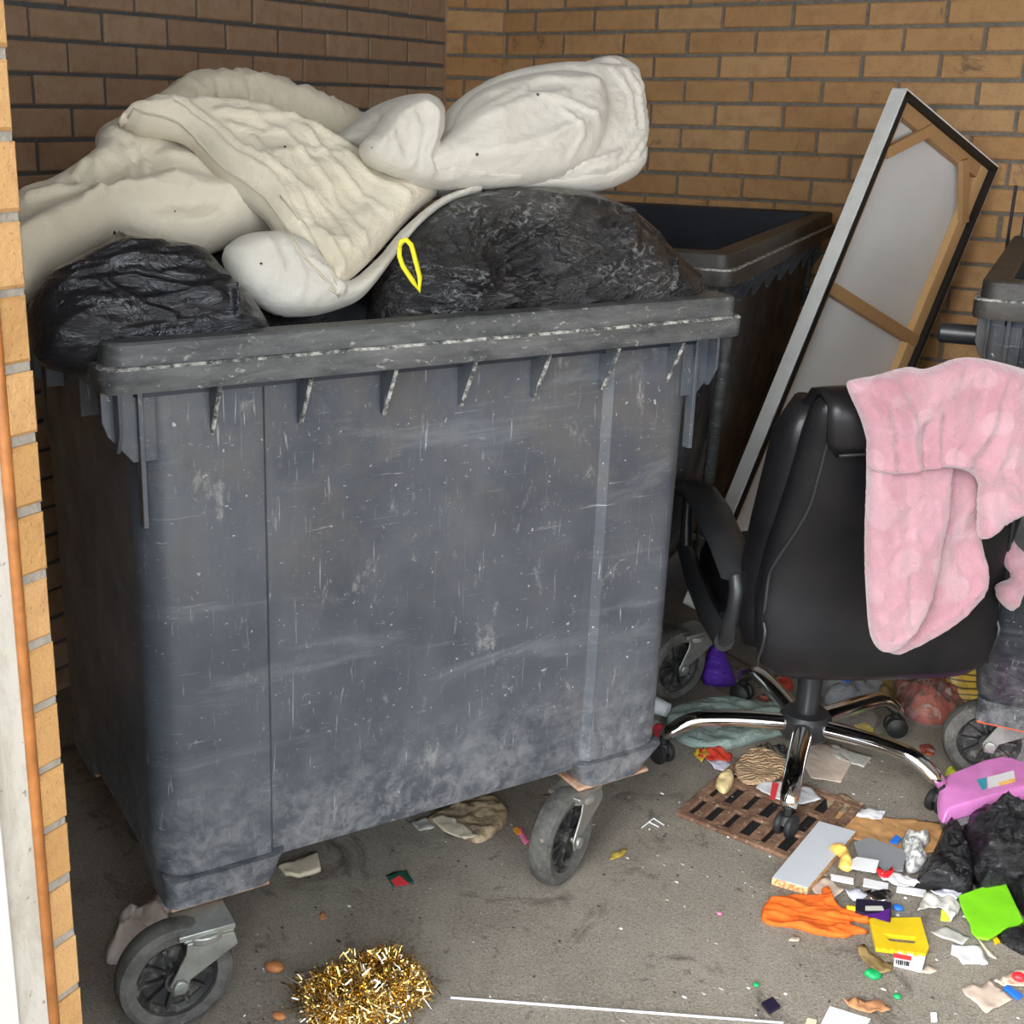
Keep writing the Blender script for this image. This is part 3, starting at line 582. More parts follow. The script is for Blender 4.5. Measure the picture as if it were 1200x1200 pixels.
brace((bw+.01, H_-.17, -.018), (bw+.15, H_-.04, -.018)); brace((W_-bw-.02, H_-.19, -.0185), (W_-bw-.13, H_-.045, -.0185))

# ------------------------------------------------------------------ office chair
CH = V((-.66, 2.735, 0)); fwd = V((-.60, .80, 0)).normalized(); rgt = V((fwd.y, -fwd.x, 0)); rzc = math.atan2(rgt.y, rgt.x)
chair = empty('office_chair', CH, rzc, 'black leather swivel office chair seen from behind, pink blanket over its back', 'chair')
# local: x right, y forward, z up
def slab_rings(rows_, n=10, pw=3.2):
    rings = []
    for (w, th, y, z, tilt) in rows_:
        ring = []
        for k in range(4*n):
            t = 2*PI*k/(4*n); ct, st = math.cos(t), math.sin(t)
            x = w*math.copysign(abs(ct)**(2/pw), ct); yy = th*math.copysign(abs(st)**(2/2.4), st)
            # rear face bulges, front face is dished
            ring.append(V((x, y+yy*math.cos(tilt), z+yy*math.sin(tilt))))
        rings.append(ring)
    return rings
ty = lambda z: -.275-.0-.30*max(0, z-.62)*1.0+(-.02 if z < .5 else 0)-.05*(z-.4)
prof = []
for z, w, th in ((.375, .17, .02), (.385, .215, .042), (.41, .243, .055), (.47, .256, .06), (.55, .258, .062), (.65, .252, .062), (.75, .246, .060), (.85, .242, .058), (.93, .240, .055), (.975, .236, .052), (.997, .222, .042), (1.005, .18, .022)):
    prof.append((w, th, ty(z), z, .25 if z > .9 else .1))
mb = MB(); mb.loft(slab_rings(prof)); back = link('backrest', mb, 'black_leather', chair, smooth='all')
# side bolsters in front of the rear shell
for s in (-1, 1):
    pts = []; rs = []
    for z in (.42, .5, .6, .7, .8, .9, .97): pts.append((s*(.225-.012*(z > .9)), ty(z)+.062, z)); rs.append(.045 if .45 < z < .95 else .032)
    mb = MB(); mb.tube(pts, rs, 14, flat=1.2, up=V((0, 1, 0))); link('side_bolster', mb, 'black_leather', chair, smooth='all')
    # piping along the rear seam
    pts = []
    for z in np.linspace(.40, .985, 34):
        q = min(1, max(0, (z-.58)/.22)); q = q*q*(3-2*q); xx = .246*(1-q)+.205*q; ww = float(np.interp(z, [p_[3] for p_ in prof], [p_[0] for p_ in prof])); hh = float(np.interp(z, [p_[3] for p_ in prof], [p_[1] for p_ in prof]))
        pts.append((s*xx, ty(z)-hh*max(.0, 1-(min(xx/ww, .999))**3.2)**(1/2.4)-.001, z))
    mb = MB(); mb.tube(pts, .0042, 6); link('piping', mb, 'black_moulding', chair, smooth='all')
# folded flap over the top
mb = MB(); rings = []
for k, (off, z) in enumerate(((.052, .93), (.055, .985), (.03, 1.012), (-.01, 1.018), (-.050, 1.005), (-.068, .975), (-.072, .93), (-.073, .905))):
    ww = .228-(.03 if k == 7 else .008 if k == 6 else 0)
    rings.append([V((x, ty(min(z, 1.))+off-.012*math.cos(x/ww*1.4)+(.008*(abs(x)/ww)**6), z-.010*(abs(x)/ww)**4)) for x in np.linspace(-ww, ww, 20)])
mb.loft(rings, False, False, closed=False); fl = link('top_flap', mb, 'black_leather', chair, smooth='all'); so = fl.modifiers.new('s', 'SOLIDIFY'); so.thickness = .012; so.offset = 0
pts = [(x, ty(.905)-.081-.012*math.cos(x/.2*1.4), .905-.010*(abs(x)/.228)**4) for x in np.linspace(-.198, .198, 20)]; mb = MB(); mb.tube(pts, .0035, 6); link('flap_stitching', mb, 'black_matte', chair, smooth='all')
# seat
mb = MB(); rings = []
for z, g in ((.40, .9), (.41, .97), (.44, 1.), (.475, 1.), (.50, .96), (.508, .86)):
    rings.append([V((.25*g*math.copysign(abs(math.cos(t))**.55, math.cos(t)), .02+.25*g*math.copysign(abs(math.sin(t))**.55, math.sin(t)), z)) for t in np.linspace(0, 2*PI, 49)[:-1]])
mb.loft(rings); link('seat', mb, 'black_leather', chair, smooth='all')
for k in range(3):
    mb = MB(); mb.tube([(x, -.10+.11*k, .509-.25*abs(x)**3) for x in np.linspace(-.2, .2, 12)], .012, 8, flat=.5); link('seat_quilting', mb, 'black_leather', chair, smooth='all')
# armrests: curved pad on a loop frame
for s in (-1, 1):
    x = s*.276
    pad = [(x, -.215, .565), (x, -.13, .610), (x, 0, .645), (x, .10, .655), (x, .16, .645), (x, .185, .625)]
    mb = MB(); mb.tube(pad, [.036, .042, .045, .045, .042, .034], 12, flat=.38, up=V((0, 0, 1))); ar = link('armrest_pad', mb, 'black_moulding', chair, smooth=True, angle=60)
    mb = MB()
    mb.tube([(x, -.205, .562), (x, -.222, .54), (x, -.215, .49), (x, -.185, .42), (x, -.16, .395)], [.016, .017, .017, .018, .018], 8, flat=1., up=V((1, 0, 0)))
    mb.tube([(x, .178, .63), (x, .178, .57), (x, .16, .48)], [.012, .014, .016], 8)
    mb.tube([(x, -.175, .40), (x, -.05, .415), (x, .08, .45), (x, .18, .49)], [.024, .026, .024, .018], 8, flat=1.2)
    mb.box((min(x, x-s*.06), -.16, .415), (max(x, x-s*.06), -.10, .435)); mb.box((min(x, x-s*.06), .04, .435), (max(x, x-s*.06), .10, .455))
    link('armrest_frame', mb, 'black_moulding', chair, smooth=True, angle=50)
# base
mb = MB(); mb.box((-.12, -.10, .375), (.12, .12, .402)); mb.tube([(0, 0, .36), (0, 0, .39)], .045, 16); link('tilt_mechanism', mb, 'black_moulding', chair, bevel=.006)
mb = MB(); mb.lathe([(.028, .10), (.028, .25), (.025, .252), (.025, .37)], n=24); link('gas_lift', mb, 'black_moulding', chair, smooth=True)
mb = MB(); mb.lathe([(.0, .070), (.050, .070), (.058, .080), (.060, .122), (.052, .134), (.034, .137), (.0, .137)], n=32, caps=False); link('base_hub', mb, 'black_moulding', chair, smooth=True)
inv = Matrix.Rotation(-rzc, 3, 'Z')
feet = [(775, 893), (917, 992), (1098, 952), (868, 822), (1048, 862)]
for k, (px, py) in enumerate(feet):
    w = inv @ (onz(px, py, 0.0)-CH); w.z = 0; d = w.normalized(); rr = min(max(w.length, .30), .345)
    mb = MB(); pts = []; rs = []
    for t_ in np.linspace(0, 1, 16):
        q = .04+(rr-.04)*t_; zz = .105+.012*math.sin(t_*PI*.9)-(.04*max(0, (t_-.72)/.28)**1.7)
        pts.append(d*q+V((0, 0, zz))); rs.append(.025-.004*t_ if t_ < .95 else .017)
    mb.tube(pts, rs, 14, flat=.8, up=V((0, 0, 1))); link('base_leg', mb, 'chrome', chair, smooth='all')
    c0 = d*rr; sd = Matrix.Rotation([.5, 1.2, -.3, 2.2, 1.0][k], 3, 'Z') @ d; sd = V((sd.x, sd.y, 0)).normalized()
    mb = MB(); mb.tube([c0+V((0, 0, .045)), c0+V((0, 0, .07))], .009, 10); mb.tube([c0+V((0, 0, .034)), c0+V((0, 0, .052))], [.022, .014], 14)
    for s in (-1, 1): mb.lathe([(0, -.009), (.021, -.009), (.026, -.005), (.027, 0), (.026, .005), (.016, .009), (.010, .012), (0, .012)], c0+sd*(.013*s)+V((0, 0, .027)), sd*s, 24, False)
    link('base_castor', mb, 'black_matte', chair, smooth=True)

# ------------------------------------------------------------------ soft things on the front bin
uF = V((.471, .882, 0)); nF = V((.882, -.471, 0)); FL3 = V((-1.286, 1.178, 0)); Z = V((0, 0, 1))
def fb(s, o, z): return FL3+uF*s-nF*o+Z*z
ridge_seed = 0
# black bag at the front left
def rad(c, n, r0, r1, amp, wd, a0=0, a1=2*PI, jit=.3, seed=1):
    rd = random.Random(seed); out = []
    for k in range(n):
        t = a0+(a1-a0)*(k+rd.uniform(-jit, jit))/n; q0 = r0*rd.uniform(.6, 1.3); q1 = r1*rd.uniform(.5, 1.15); t2 = t+rd.uniform(-.15, .15)
        out.append(([(c[0]+q0*math.cos(t), c[1]+q0*math.sin(t)), (c[0]+(q0+q1)/2*math.cos(t), c[1]+(q0+q1)/2*math.sin(t)), (c[0]+q1*math.cos(t2), c[1]+q1*math.sin(t2))], amp*rd.uniform(.4, 1.2), wd*rd.uniform(.7, 1.3)))
    return out
rg = [([(65, 345), (130, 325), (200, 322), (250, 340)], .008, .006), ([(80, 330), (110, 305), (180, 298)], .010, .008), ([(110, 350), (150, 380), (190, 392)], .009, .006), ([(240, 290), (255, 320), (262, 390)], .012, .006), ([(60, 350), (140, 345), (240, 370)], .007, .006), ([(134, 275), (120, 300), (70, 330)], .012, .01)]
mb = puff([(36, 352), (55, 322), (95, 302), (128, 284), (134, 270), (144, 281), (190, 287), (235, 296), (262, 325), (290, 352), (312, 388), (318, 420), (200, 440), (60, 430), (34, 385)], fb(.14, .17, 1.26), nF*.85+Z*.5, .080, .08, .09, .0045, rg, [(.022, 7, .7, 1.8, .1), (-.007, 7, .5, 3.6, .12), (-.0035, 14, .5, 3.4, .05)], 3)
tag(link('rubbish_bag', mb, 'black_bag_plastic', smooth='all'), 'black bin bag with a peaked top at the left end of the grey bin', 'rubbish bag', 'black bin bags in the grey bin')
# big black bag, tied at its left end
rg = rad((497, 352), 46, 10, 125, .012, .0035, -2.3, .35, .4, 5)+[([(560, 372), (640, 352), (690, 315), (706, 262)], .010, .012), ([(540, 232), (620, 240), (698, 254), (706, 262)], .010, .008), ([(700, 260), (760, 300), (800, 345)], .009, .008), ([(742, 350), (748, 300), (725, 262)], .008, .006)]
mb = puff([(440, 345), (452, 305), (478, 272), (520, 240), (575, 224), (640, 222), (692, 232), (735, 256), (775, 298), (805, 325), (808, 350), (806, 400), (620, 412), (470, 412), (438, 390)], fb(.75, .20, 1.27), nF*.9+Z*.35, .120, .12, .15, .0045, rg, [(.030, 6, 1, 1.5, .2), (-.006, 6, .6, 3.4, .5), (-.003, 13, .6, 3.4, .35)], 5)
bagR = link('rubbish_bag', mb, 'black_bag_dusty', smooth='all'); tag(bagR, 'bulging dusty black bin bag with yellow tie, right end of grey bin', 'rubbish bag', 'black bin bags in the grey bin')
# red item pressing through the far end of the bag and the yellow tie handle
pl = fb(.56, .075, 1.25)
path = [(468, 290), (470, 283), (476, 281), (482, 287), (486, 302), (492, 325), (491, 341), (484, 330), (472, 312), (468, 300)]
mb = MB(); P = [onplane(x, y, pl, nF) for x, y in path]; mb.tube(P+[P[0]], .0046, 6, flat=.45, up=nF); link('tie_handle', mb, 'yellow_cord', bagR, smooth='all')['label'] = 'yellow drawstring handle'
# dark bag between the two, down in the bin
mb = puff([(225, 300), (262, 285), (300, 300), (400, 330), (450, 320), (460, 400), (300, 420), (230, 380)], fb(.45, .34, 1.2), nF*.8+Z*.6, .05, .1, .1, .009, (), [(.03, 8, 1, 1.5, .3)], 8)
tag(link('rubbish_bag', mb, 'black_bag_plastic', smooth='all'), 'black bin bag sunk low in the grey bin under the hanging duvet fold', 'rubbish bag', 'black bin bags in the grey bin')

# duvet
Nd = nF*.75+Z*.75
def roll(path, P0, N, r, mb, seed=0, gather=.10, gs=45, step=.006, n=30, flat=1.):
    P = [onplane(x, y, V(P0), V(N).normalized()) for x, y in path]; Q = []; rr = []; m = len(P)
    for i in range(m-1):
        p0, p1, p2, p3 = P[max(i-1, 0)], P[i], P[i+1], P[min(i+2, m-1)]; k = max(2, int((p2-p1).length/step))
        for q in range(k):
            t = q/k; Q.append(.5*((2*p1)+(-p0+p2)*t+(2*p0-5*p1+4*p2-p3)*t*t+(-p0+3*p1-3*p2+p3)*t**3)); rr.append(r[i]+(r[i+1]-r[i])*t)
    Q.append(P[-1]); rr.append(r[-1]); rings = []; prev = V(N).normalized(); L = 0
    for k, p in enumerate(Q):
        d = (Q[min(k+1, len(Q)-1)]-Q[max(k-1, 0)]).normalized(); a = (prev-d*prev.dot(d)).normalized(); b = d.cross(a); prev = a
        if k: L += (p-Q[k-1]).length
        e = min(1, k/5, (len(Q)-1-k)/5)**.5*.98+.02; ring = []
        for t in range(n):
            th = t*2*PI/n; g = noise.noise(V((L*gs, math.cos(th)*1.1+seed, math.sin(th)*1.1))); g2 = noise.noise(V((L*gs*2.3+5, math.cos(th)*1.5+seed, math.sin(th)*1.5)))
            g = gather*(1-2.2*abs(g))+gather*.45*g2
            q_ = rr[k]*e*(1+g); ring.append(p+a*(math.cos(th)*q_*flat)+b*(math.sin(th)*q_))
        rings.append(ring)
    mb.loft(rings); return mb
mb = MB(); DR = .0065
WR = [(.016, 6, 1, 2.2, .5), (-.0035, 5, .5, 3.0, -.75), (-.0018, 9, .5, 3.4, 1.2), (.003, 16, .8, 1.8, .3), (.0022, 40, .8, 1.8, .6)]
roll([(188, 160), (212, 128), (238, 113), (272, 109), (312, 114), (352, 128), (398, 147), (440, 168), (480, 195)], fb(.40, .47, 1.42), Nd, [.03, .038, .040, .040, .040, .040, .038, .034, .03], mb, 3, .17, 42)
# bedding behind, joining the pieces
puff([(120, 178), (160, 160), (215, 150), (250, 145), (300, 145), (350, 155), (400, 165), (440, 175), (480, 170), (510, 200), (440, 240), (330, 230), (230, 200), (130, 200)], fb(.42, .50, 1.42), Nd, .03, .08, .07, .010, (), WR, 11, mb=mb)
# left sweep
puff([(16, 232), (60, 215), (108, 182), (112, 160), (128, 150), (150, 146), (200, 155), (230, 160), (330, 200), (370, 240), (345, 272), (310, 268), (285, 274), (262, 284), (240, 288), (190, 284), (160, 276), (138, 270), (110, 286), (85, 303), (55, 322), (36, 345), (8, 335), (2, 280)], fb(.18, .34, 1.33), nF*.7+Z*.8, .040, .05, .035, DR,
     [([(20, 300), (70, 272), (130, 252), (200, 240), (300, 255)], .022, .022), ([(100, 262), (140, 250), (230, 252), (320, 262)], .010, .010), ([(30, 245), (70, 240), (100, 246), (112, 258)], .012, .008), ([(95, 205), (82, 230), (92, 245)], .008, .006), ([(112, 200), (104, 225), (116, 245)], .007, .005), ([(140, 195), (152, 222), (140, 245)], .009, .006), ([(150, 190), (165, 210), (160, 235)], .006, .005), ([(170, 172), (230, 172), (280, 186)], .012, .012), ([(190, 200), (230, 215), (260, 240)], .008, .010), ([(120, 170), (150, 182), (190, 180)], .010, .008)], WR, 12, mb=mb)
# folded sheet with hem running from upper left down to the centre
puff([(135, 146), (148, 130), (165, 124), (190, 118), (240, 122), (300, 132), (380, 160), (440, 190), (500, 212), (513, 226), (490, 246), (462, 275), (430, 310), (400, 336), (388, 343), (378, 322), (362, 302), (330, 280), (312, 250), (270, 215), (240, 182), (220, 162), (195, 154), (165, 150), (150, 142)], fb(.42, .30, 1.40), nF*.8+Z*.7, .034, .04, .028, DR,
     [([(150, 134), (200, 138), (232, 160), (262, 192), (312, 228), (350, 285), (388, 338)], .010, .006), ([(160, 126), (208, 130), (245, 158), (280, 190), (330, 225), (368, 285), (395, 328)], .008, .004), ([(230, 128), (290, 132), (350, 155), (400, 180)], .008, .007), ([(285, 150), (330, 175), (380, 235), (420, 300)], .006, .005), ([(250, 145), (300, 152), (350, 150)], .007, .005), ([(262, 160), (300, 170), (332, 168)], .006, .004), ([(290, 175), (330, 240), (375, 300)], .006, .005), ([(350, 165), (390, 215), (440, 262)], .007, .006), ([(395, 190), (430, 220), (470, 245)], .006, .006), ([(305, 200), (350, 190), (390, 195)], .006, .005), ([(330, 225), (380, 262), (400, 310)], .006, .004), ([(410, 230), (425, 260), (418, 290)], .005, .005)], WR, 13, mb=mb)
# hanging pale fold over the front
mb.mi = 1
puff([(262, 300), (268, 286), (290, 274), (325, 272), (360, 285), (400, 330), (440, 305), (470, 270), (510, 236), (540, 222), (560, 218), (600, 218), (560, 226), (528, 236), (500, 256), (478, 280), (456, 310), (438, 334), (420, 352), (395, 363), (365, 370), (330, 369), (300, 352), (275, 330)], fb(.40, .17, 1.26), nF*.9+Z*.4, .040, .05, .038, DR,
     [([(350, 312), (378, 325), (392, 345), (385, 352)], .008, .004), ([(415, 350), (455, 302), (500, 250), (560, 226)], .010, .004), ([(300, 285), (318, 320), (308, 350)], .006, .008), ([(330, 300), (345, 330), (340, 358)], .005, .007)], [(.008, 8, 1, 1.5, .3), (-.003, 16, 1, 2, .9), (.002, 60, 1, 1.5, .3)], 14, mb=mb)
# hump in the middle: a soft fold curling over and down
mb.mi = 1
puff([(392, 165), (415, 142), (436, 126), (462, 115), (488, 110), (505, 116), (515, 130), (519, 146), (516, 160), (514, 176), (518, 192), (530, 205), (500, 214), (465, 205), (440, 192), (412, 180)], fb(.62, .36, 1.45), nF+Z*.25, .05, .06, .045, DR,
     [([(420, 145), (455, 122), (490, 112), (508, 125), (500, 150), (490, 172), (492, 195)], .018, .010), ([(440, 165), (470, 145), (478, 165), (474, 195)], .012, .009), ([(500, 160), (494, 180), (505, 200)], .010, .005), ([(455, 128), (462, 160), (455, 190)], .007, .006), ([(430, 140), (440, 165), (450, 190)], .006, .006)], WR, 15, mb=mb)
# big right lobe and the edge layers wrapping round it
mb.mi = 1
puff([(475, 208), (476, 192), (488, 178), (505, 165), (520, 135), (545, 110), (575, 94), (610, 84), (645, 78), (680, 78), (715, 82), (740, 98), (750, 130), (753, 165), (748, 190), (738, 206), (700, 220), (640, 224), (590, 220), (530, 218), (490, 214)], fb(.86, .28, 1.45), nF*.85+Z*.5, .045, .08, .035, DR,
     [([(700, 92), (722, 125), (727, 165), (706, 196), (650, 214)], .008, .0035), ([(712, 88), (734, 122), (739, 168), (716, 202), (660, 218)], .008, .0035), ([(726, 92), (745, 128), (747, 172), (726, 206)], .007, .0035), ([(735, 170), (715, 190), (665, 208)], .008, .004)], [(.008, 9, 1, 1.6, .4), (-.003, 20, 1, 2, .4)], 16, mb=mb)
puff([(484, 212), (482, 194), (498, 176), (520, 158), (535, 130), (560, 108), (600, 94), (650, 87), (685, 92), (702, 104), (708, 125), (707, 150), (700, 175), (686, 195), (650, 211), (600, 217), (540, 217)], fb(.82, .24, 1.44), nF*.85+Z*.5, .060, .08, .075, DR,
     [([(505, 185), (540, 160), (590, 140), (640, 128)], .010, .010), ([(540, 200), (600, 188), (660, 165), (695, 140)], .009, .010), ([(560, 120), (620, 106), (680, 112)], .008, .009), ([(520, 165), (560, 140), (600, 120)], .007, .006), ([(640, 150), (665, 175), (655, 198)], .006, .006), ([(600, 130), (650, 140), (690, 165)], .006, .006), ([(515, 205), (580, 200), (640, 190)], .006, .005)], [(.012, 8, 1, 1.8, .5), (-.003, 9, .7, 2.6, .6), (-.0018, 20, .7, 2.4, .5), (.0015, 60, 1, 2, .5)], 17, mb=mb)
puff([(425, 168), (440, 150), (460, 124), (488, 111), (507, 117), (518, 134), (517, 156), (513, 173), (524, 186), (550, 191), (590, 196), (620, 206), (600, 219), (540, 220), (490, 214), (455, 203), (432, 190)], fb(.66, .215, 1.42), nF*.97+Z*.2, .034, .05, .034, DR,
     [([(440, 165), (462, 135), (488, 122), (500, 135), (496, 165), (488, 188), (498, 207)], .012, .007), ([(462, 150), (474, 140), (480, 160), (474, 195)], .008, .006), ([(520, 198), (560, 204), (600, 209)], .006, .006), ([(450, 160), (455, 180), (470, 200)], .006, .005)], [(.008, 9, 1, 1.6, .4), (-.003, 12, .7, 2.4, .9)], 20, mb=mb)
puff([(652, 88), (680, 76), (705, 70), (728, 75), (745, 90), (747, 110), (742, 124), (730, 118), (705, 98), (680, 90)], fb(.98, .34, 1.52), nF*.8+Z*.6, .035, .04, .035, DR, [([(700, 80), (720, 92), (738, 112)], .006, .005)], [(.006, 20, 1, 1.5, .3)], 18, mb=mb)
puff([(545, 214), (600, 214), (650, 212), (700, 200), (735, 186), (752, 172), (753, 196), (735, 212), (700, 222), (640, 225), (580, 222)], fb(.82, .22, 1.36), nF*.85+Z*.5, .030, .04, .022, DR, [([(570, 219), (640, 218), (690, 211), (740, 194)], .006, .0035)], [(.004, 20, 1, 1.5, .3)], 19, mb=mb)
duvet = link('duvet', mb, ['duvet_cotton', 'duvet_white'], smooth='all'); tag(duvet, 'rumpled cream duvet heaped over the bags on the big grey bin', 'duvet')

def bvh_of(*objs):
    out = []
    for o in objs:
        me = o.data; mw = o.matrix_world; out.append(BVHTree.FromPolygons([mw @ v.co for v in me.vertices], [tuple(p.vertices) for p in me.polygons]))
    return out
def hit(px, py, trees):
    best = None; r = ray(px, py).normalized()
    for t_ in trees:
        l, n, i, d = t_.ray_cast(EYE, r)
        if l is not None and (best is None or d < best[1]): best = (l, d, n)
    return best
tr = bvh_of(duvet)
for path in ([(150, 138), (175, 134), (203, 141), (222, 154), (240, 174), (262, 197), (288, 214), (312, 233), (330, 258), (347, 288), (366, 312), (386, 338)], [(560, 108), (600, 95), (650, 89), (685, 95), (703, 112), (707, 135), (704, 160), (692, 186), (665, 205), (630, 214)], [(330, 232), (355, 262), (380, 300), (392, 330)]):
    fine = [np.array(p, float) for p in smooth_poly(path, 6)[:6*(len(path)-1)+1]]; P = [hit(x, y, tr) for x, y in fine]; P = [h[0]+h[2]*.001 for h in P if h]
    Q = [P[0]]
    for p in P[1:]:
        if (p-Q[-1]).length < .04: Q.append(p)
    mb = MB(); mb.tube(Q, .0022, 6); link('seam_piping', mb, 'duvet_seam', duvet, smooth='all')
for k, (x, y, r) in enumerate(((630, 111, 3.2), (559, 181, 3.4), (334, 173, 3.2), (205, 248, 1.5), (306, 309, 2.5), (436, 173, 1.2))):
    h = hit(x, y, tr)
    if h:
        mb = MB(); rr = r*.00085; mb.lathe([(0, 0), (rr, .0005), (rr*.7, .0028), (0, .0035)], h[0]-ray(x, y).normalized()*.001, h[2] if h[2].dot(ray(x, y)) < 0 else -h[2], 7, False)
        tag(link('leaf_speck', mb, 'dark_bit'), 'tiny dark speck of dirt lying on the cream duvet', 'dirt', 'dark specks on the duvet')

# ------------------------------------------------------------------ pink fleece over the chair back
def chl(x, y, z): return CH+rgt*x+fwd*y+Z*z
Nb = (-fwd*.95+Z*.3)
mb = MB()
FW = [(.014, 9, 1.8, 1, .1), (-.004, 16, 2, 1, .1), (.003, 40, 1.6, 1, .2)]
# right hand tail, lowest layer
puff([(1172, 640), (1180, 600), (1195, 560), (1245, 560), (1260, 640), (1240, 690), (1205, 668), (1200, 690), (1188, 716), (1170, 703), (1168, 685), (1185, 676), (1176, 660)], chl(.30, -.30, .72), Nb, .02, .02, .02, .006, [([(1175, 640), (1200, 660)], .01, .01)], FW, 31, mb=mb)
# under fold between the two hanging tails
puff([(1050, 480), (1140, 480), (1145, 560), (1150, 630), (1158, 672), (1150, 700), (1110, 735), (1070, 758), (1045, 766), (1030, 740), (1040, 650)], chl(.06, -.475, .66), -fwd, .018, .018, .02, .006, [([(1148, 680), (1100, 722), (1060, 750)], .006, .004)], FW, 32, mb=mb)
# long hanging sleeve on the left
puff([(1020, 490), (1060, 485), (1112, 495), (1112, 590), (1104, 640), (1092, 695), (1075, 735), (1055, 757), (1035, 764), (1020, 745), (1015, 700), (1013, 640), (1015, 570)], chl(.02, -.50, .70), -fwd, .026, .02, .03, .006, [([(1055, 550), (1060, 640), (1062, 720)], -.006, .008), ([(1025, 720), (1040, 750), (1070, 735)], .005, .005)], FW, 33, mb=mb)
# main drape over the top
puff([(992, 452), (1003, 444), (1025, 440), (1062, 430), (1085, 432), (1120, 420), (1150, 420), (1200, 432), (1260, 450), (1300, 560), (1240, 600), (1195, 605), (1150, 632), (1145, 600), (1143, 560), (1105, 548), (1050, 556), (1018, 548), (1016, 520), (1008, 490)], chl(.13, -.520, .90), -fwd+Z*.02, .022, .018, .022, .006,
     [([(1018, 548), (1060, 550), (1110, 538), (1150, 545), (1200, 590)], .010, .006), ([(1040, 450), (1060, 490), (1066, 545)], .014, .008), ([(1022, 460), (1036, 500), (1040, 545)], .010, .007), ([(1078, 495), (1078, 545)], -.014, .006), ([(1092, 480), (1090, 545)], .010, .006), ([(1165, 440), (1150, 500), (1120, 540)], .016, .012), ([(1120, 425), (1090, 470), (1065, 500)], .006, .012), ([(1180, 430), (1175, 500), (1150, 560)], .008, .012)], FW, 34, mb=mb)
# part going over the top and down the far side
puff([(995, 462), (1005, 447), (1030, 442), (1062, 436), (1090, 436), (1120, 427), (1160, 428), (1200, 438), (1270, 455), (1270, 500), (1150, 500), (1015, 490)], chl(.13, -.45, 1.015), -fwd*.75+Z*.6, .035, .03, .035, .008, (), FW, 35, mb=mb)
bl = link('fleece_blanket', mb, 'pink_fleece', smooth='all'); tag(bl, 'soft pink fleece blanket draped over the back of the office chair', 'blanket')

# ------------------------------------------------------------------ rusty drain grate
G = [onz(806, 952), onz(868, 876), onz(1010, 948), onz(905, 997)]
mb = MB(); g0 = G[0]; e1 = V((.86, .51, 0)).normalized(); 
o0 = onz(808, 955); w_ = .335; l_ = .30; gx = (onz(905, 994)-o0); gx.z = 0; gx.normalize(); gy = V((-gx.y, gx.x, 0))
gr = empty('drain_grate', o0+gx*.13+gy*.13, math.atan2(gx.y, gx.x), 'rusty brown cast iron drain grate set in the floor under the chair', 'drain grate')
S = .155
mb = MB()
for (x0, x1, y0, y1) in ((-S, S, -S, -S+.022), (-S, S, S-.022, S), (-S, -S+.022, -S+.022, S-.022), (S-.022, S, -S+.022, S-.022)): mb.box((x0, y0, .0), (x1, y1, .010))
link('grate_frame', mb, 'rusty_iron', gr, bevel=.003)
mb = MB()
for k in range(6):
    x = -S+.047+k*.043+.003*math.sin(k*2.7); mb.box((x-.013, -S+.02, .0005), (x+.013, S-.02, .009))
for y in (-.05, .05): mb.box((-S+.02, y-.012, .0005), (S-.02, y+.012, .0095))
link('grate_bars', mb, 'rusty_iron', gr, bevel=.004)
mb = MB(); mb.box((-S+.01, -S+.01, .0002), (S-.01, S-.01, .0012)); link('well_shade', mb, 'black_matte', gr)  # thin black sheet, painted shade for the depth below the bars

# ------------------------------------------------------------------ litter
def flat(name, mat, outline, label, cat, z=.001, th=.0015, wob=0., sm=1, res=.008, group=None, seed=0, curl=0., parent=None):
    o = link(name, slab(outline, z, th, wob, res, sm, seed=seed, curl=curl), mat, parent, smooth=bool(wob or curl) and 'all')
    if not parent: tag(o, label, cat, group)
    return o
def lump(name, mat, outline, label, cat, T=.03, z=.0, res=.006, R=None, nz=None, seed=1, sm=3, ridges=(), group=None, parent=None):
    mb = puff(outline, V((0, 0, z+.001)), V((0, 0, 1)), T, 0, R or T*1.2, res, ridges, nz or [(T*.5, 28, 1, 1.6, .4), (T*.25, 70, 1, 1.5, .9)], seed, sm, flatback=True)
    o = link(name, mb, mat, parent, smooth='all')
    if not parent: tag(o, label, cat, group)
    return o

# gold tinsel
rd = random.Random(4); mb = MB(); tint = []
cen_line = [onz(x, y, .03) for x, y in ((358, 1165), (385, 1150), (420, 1135), (455, 1125), (490, 1150), (470, 1175), (430, 1170), (390, 1190), (370, 1180), (430, 1195), (480, 1160), (445, 1150), (410, 1160))]
for k in range(5600):
    i = rd.randrange(len(cen_line)-1); p = cen_line[i].lerp(cen_line[i+1], rd.random()); p = p+V((rd.gauss(0, .012), rd.gauss(0, .012), rd.gauss(0, .008)))
    d = V((rd.gauss(0, 1), rd.gauss(0, 1), rd.gauss(0, .8))).normalized(); L = rd.uniform(.014, .036); w = d.cross(V((rd.gauss(0, 1), rd.gauss(0, 1), rd.gauss(0, 1)))).normalized()*rd.uniform(.0007, .0017)
    bend = V((rd.gauss(0, 1), rd.gauss(0, 1), rd.gauss(0, 1)))*L*.18; q = p+d*L*.5+bend; r_ = p+d*L
    P = [p, q, r_]; P = [V((v.x, v.y, max(v.z, .002+rd.random()*.003))) for v in P]
    mb.add([P[0]-w, P[0]+w, P[1]+w, P[1]-w, P[2]+w*.4, P[2]-w*.4], [(0, 1, 2, 3), (3, 2, 4, 5)]); tt = rd.random(); tint += [tt, tt]
ob = link('tinsel_garland', mb, 'gold_foil'); at = ob.data.attributes.new('tint', 'FLOAT', 'FACE'); at.data.foreach_set('value', tint)
tag(ob, 'bunched gold tinsel garland on the concrete in front of the grey bin', 'tinsel')

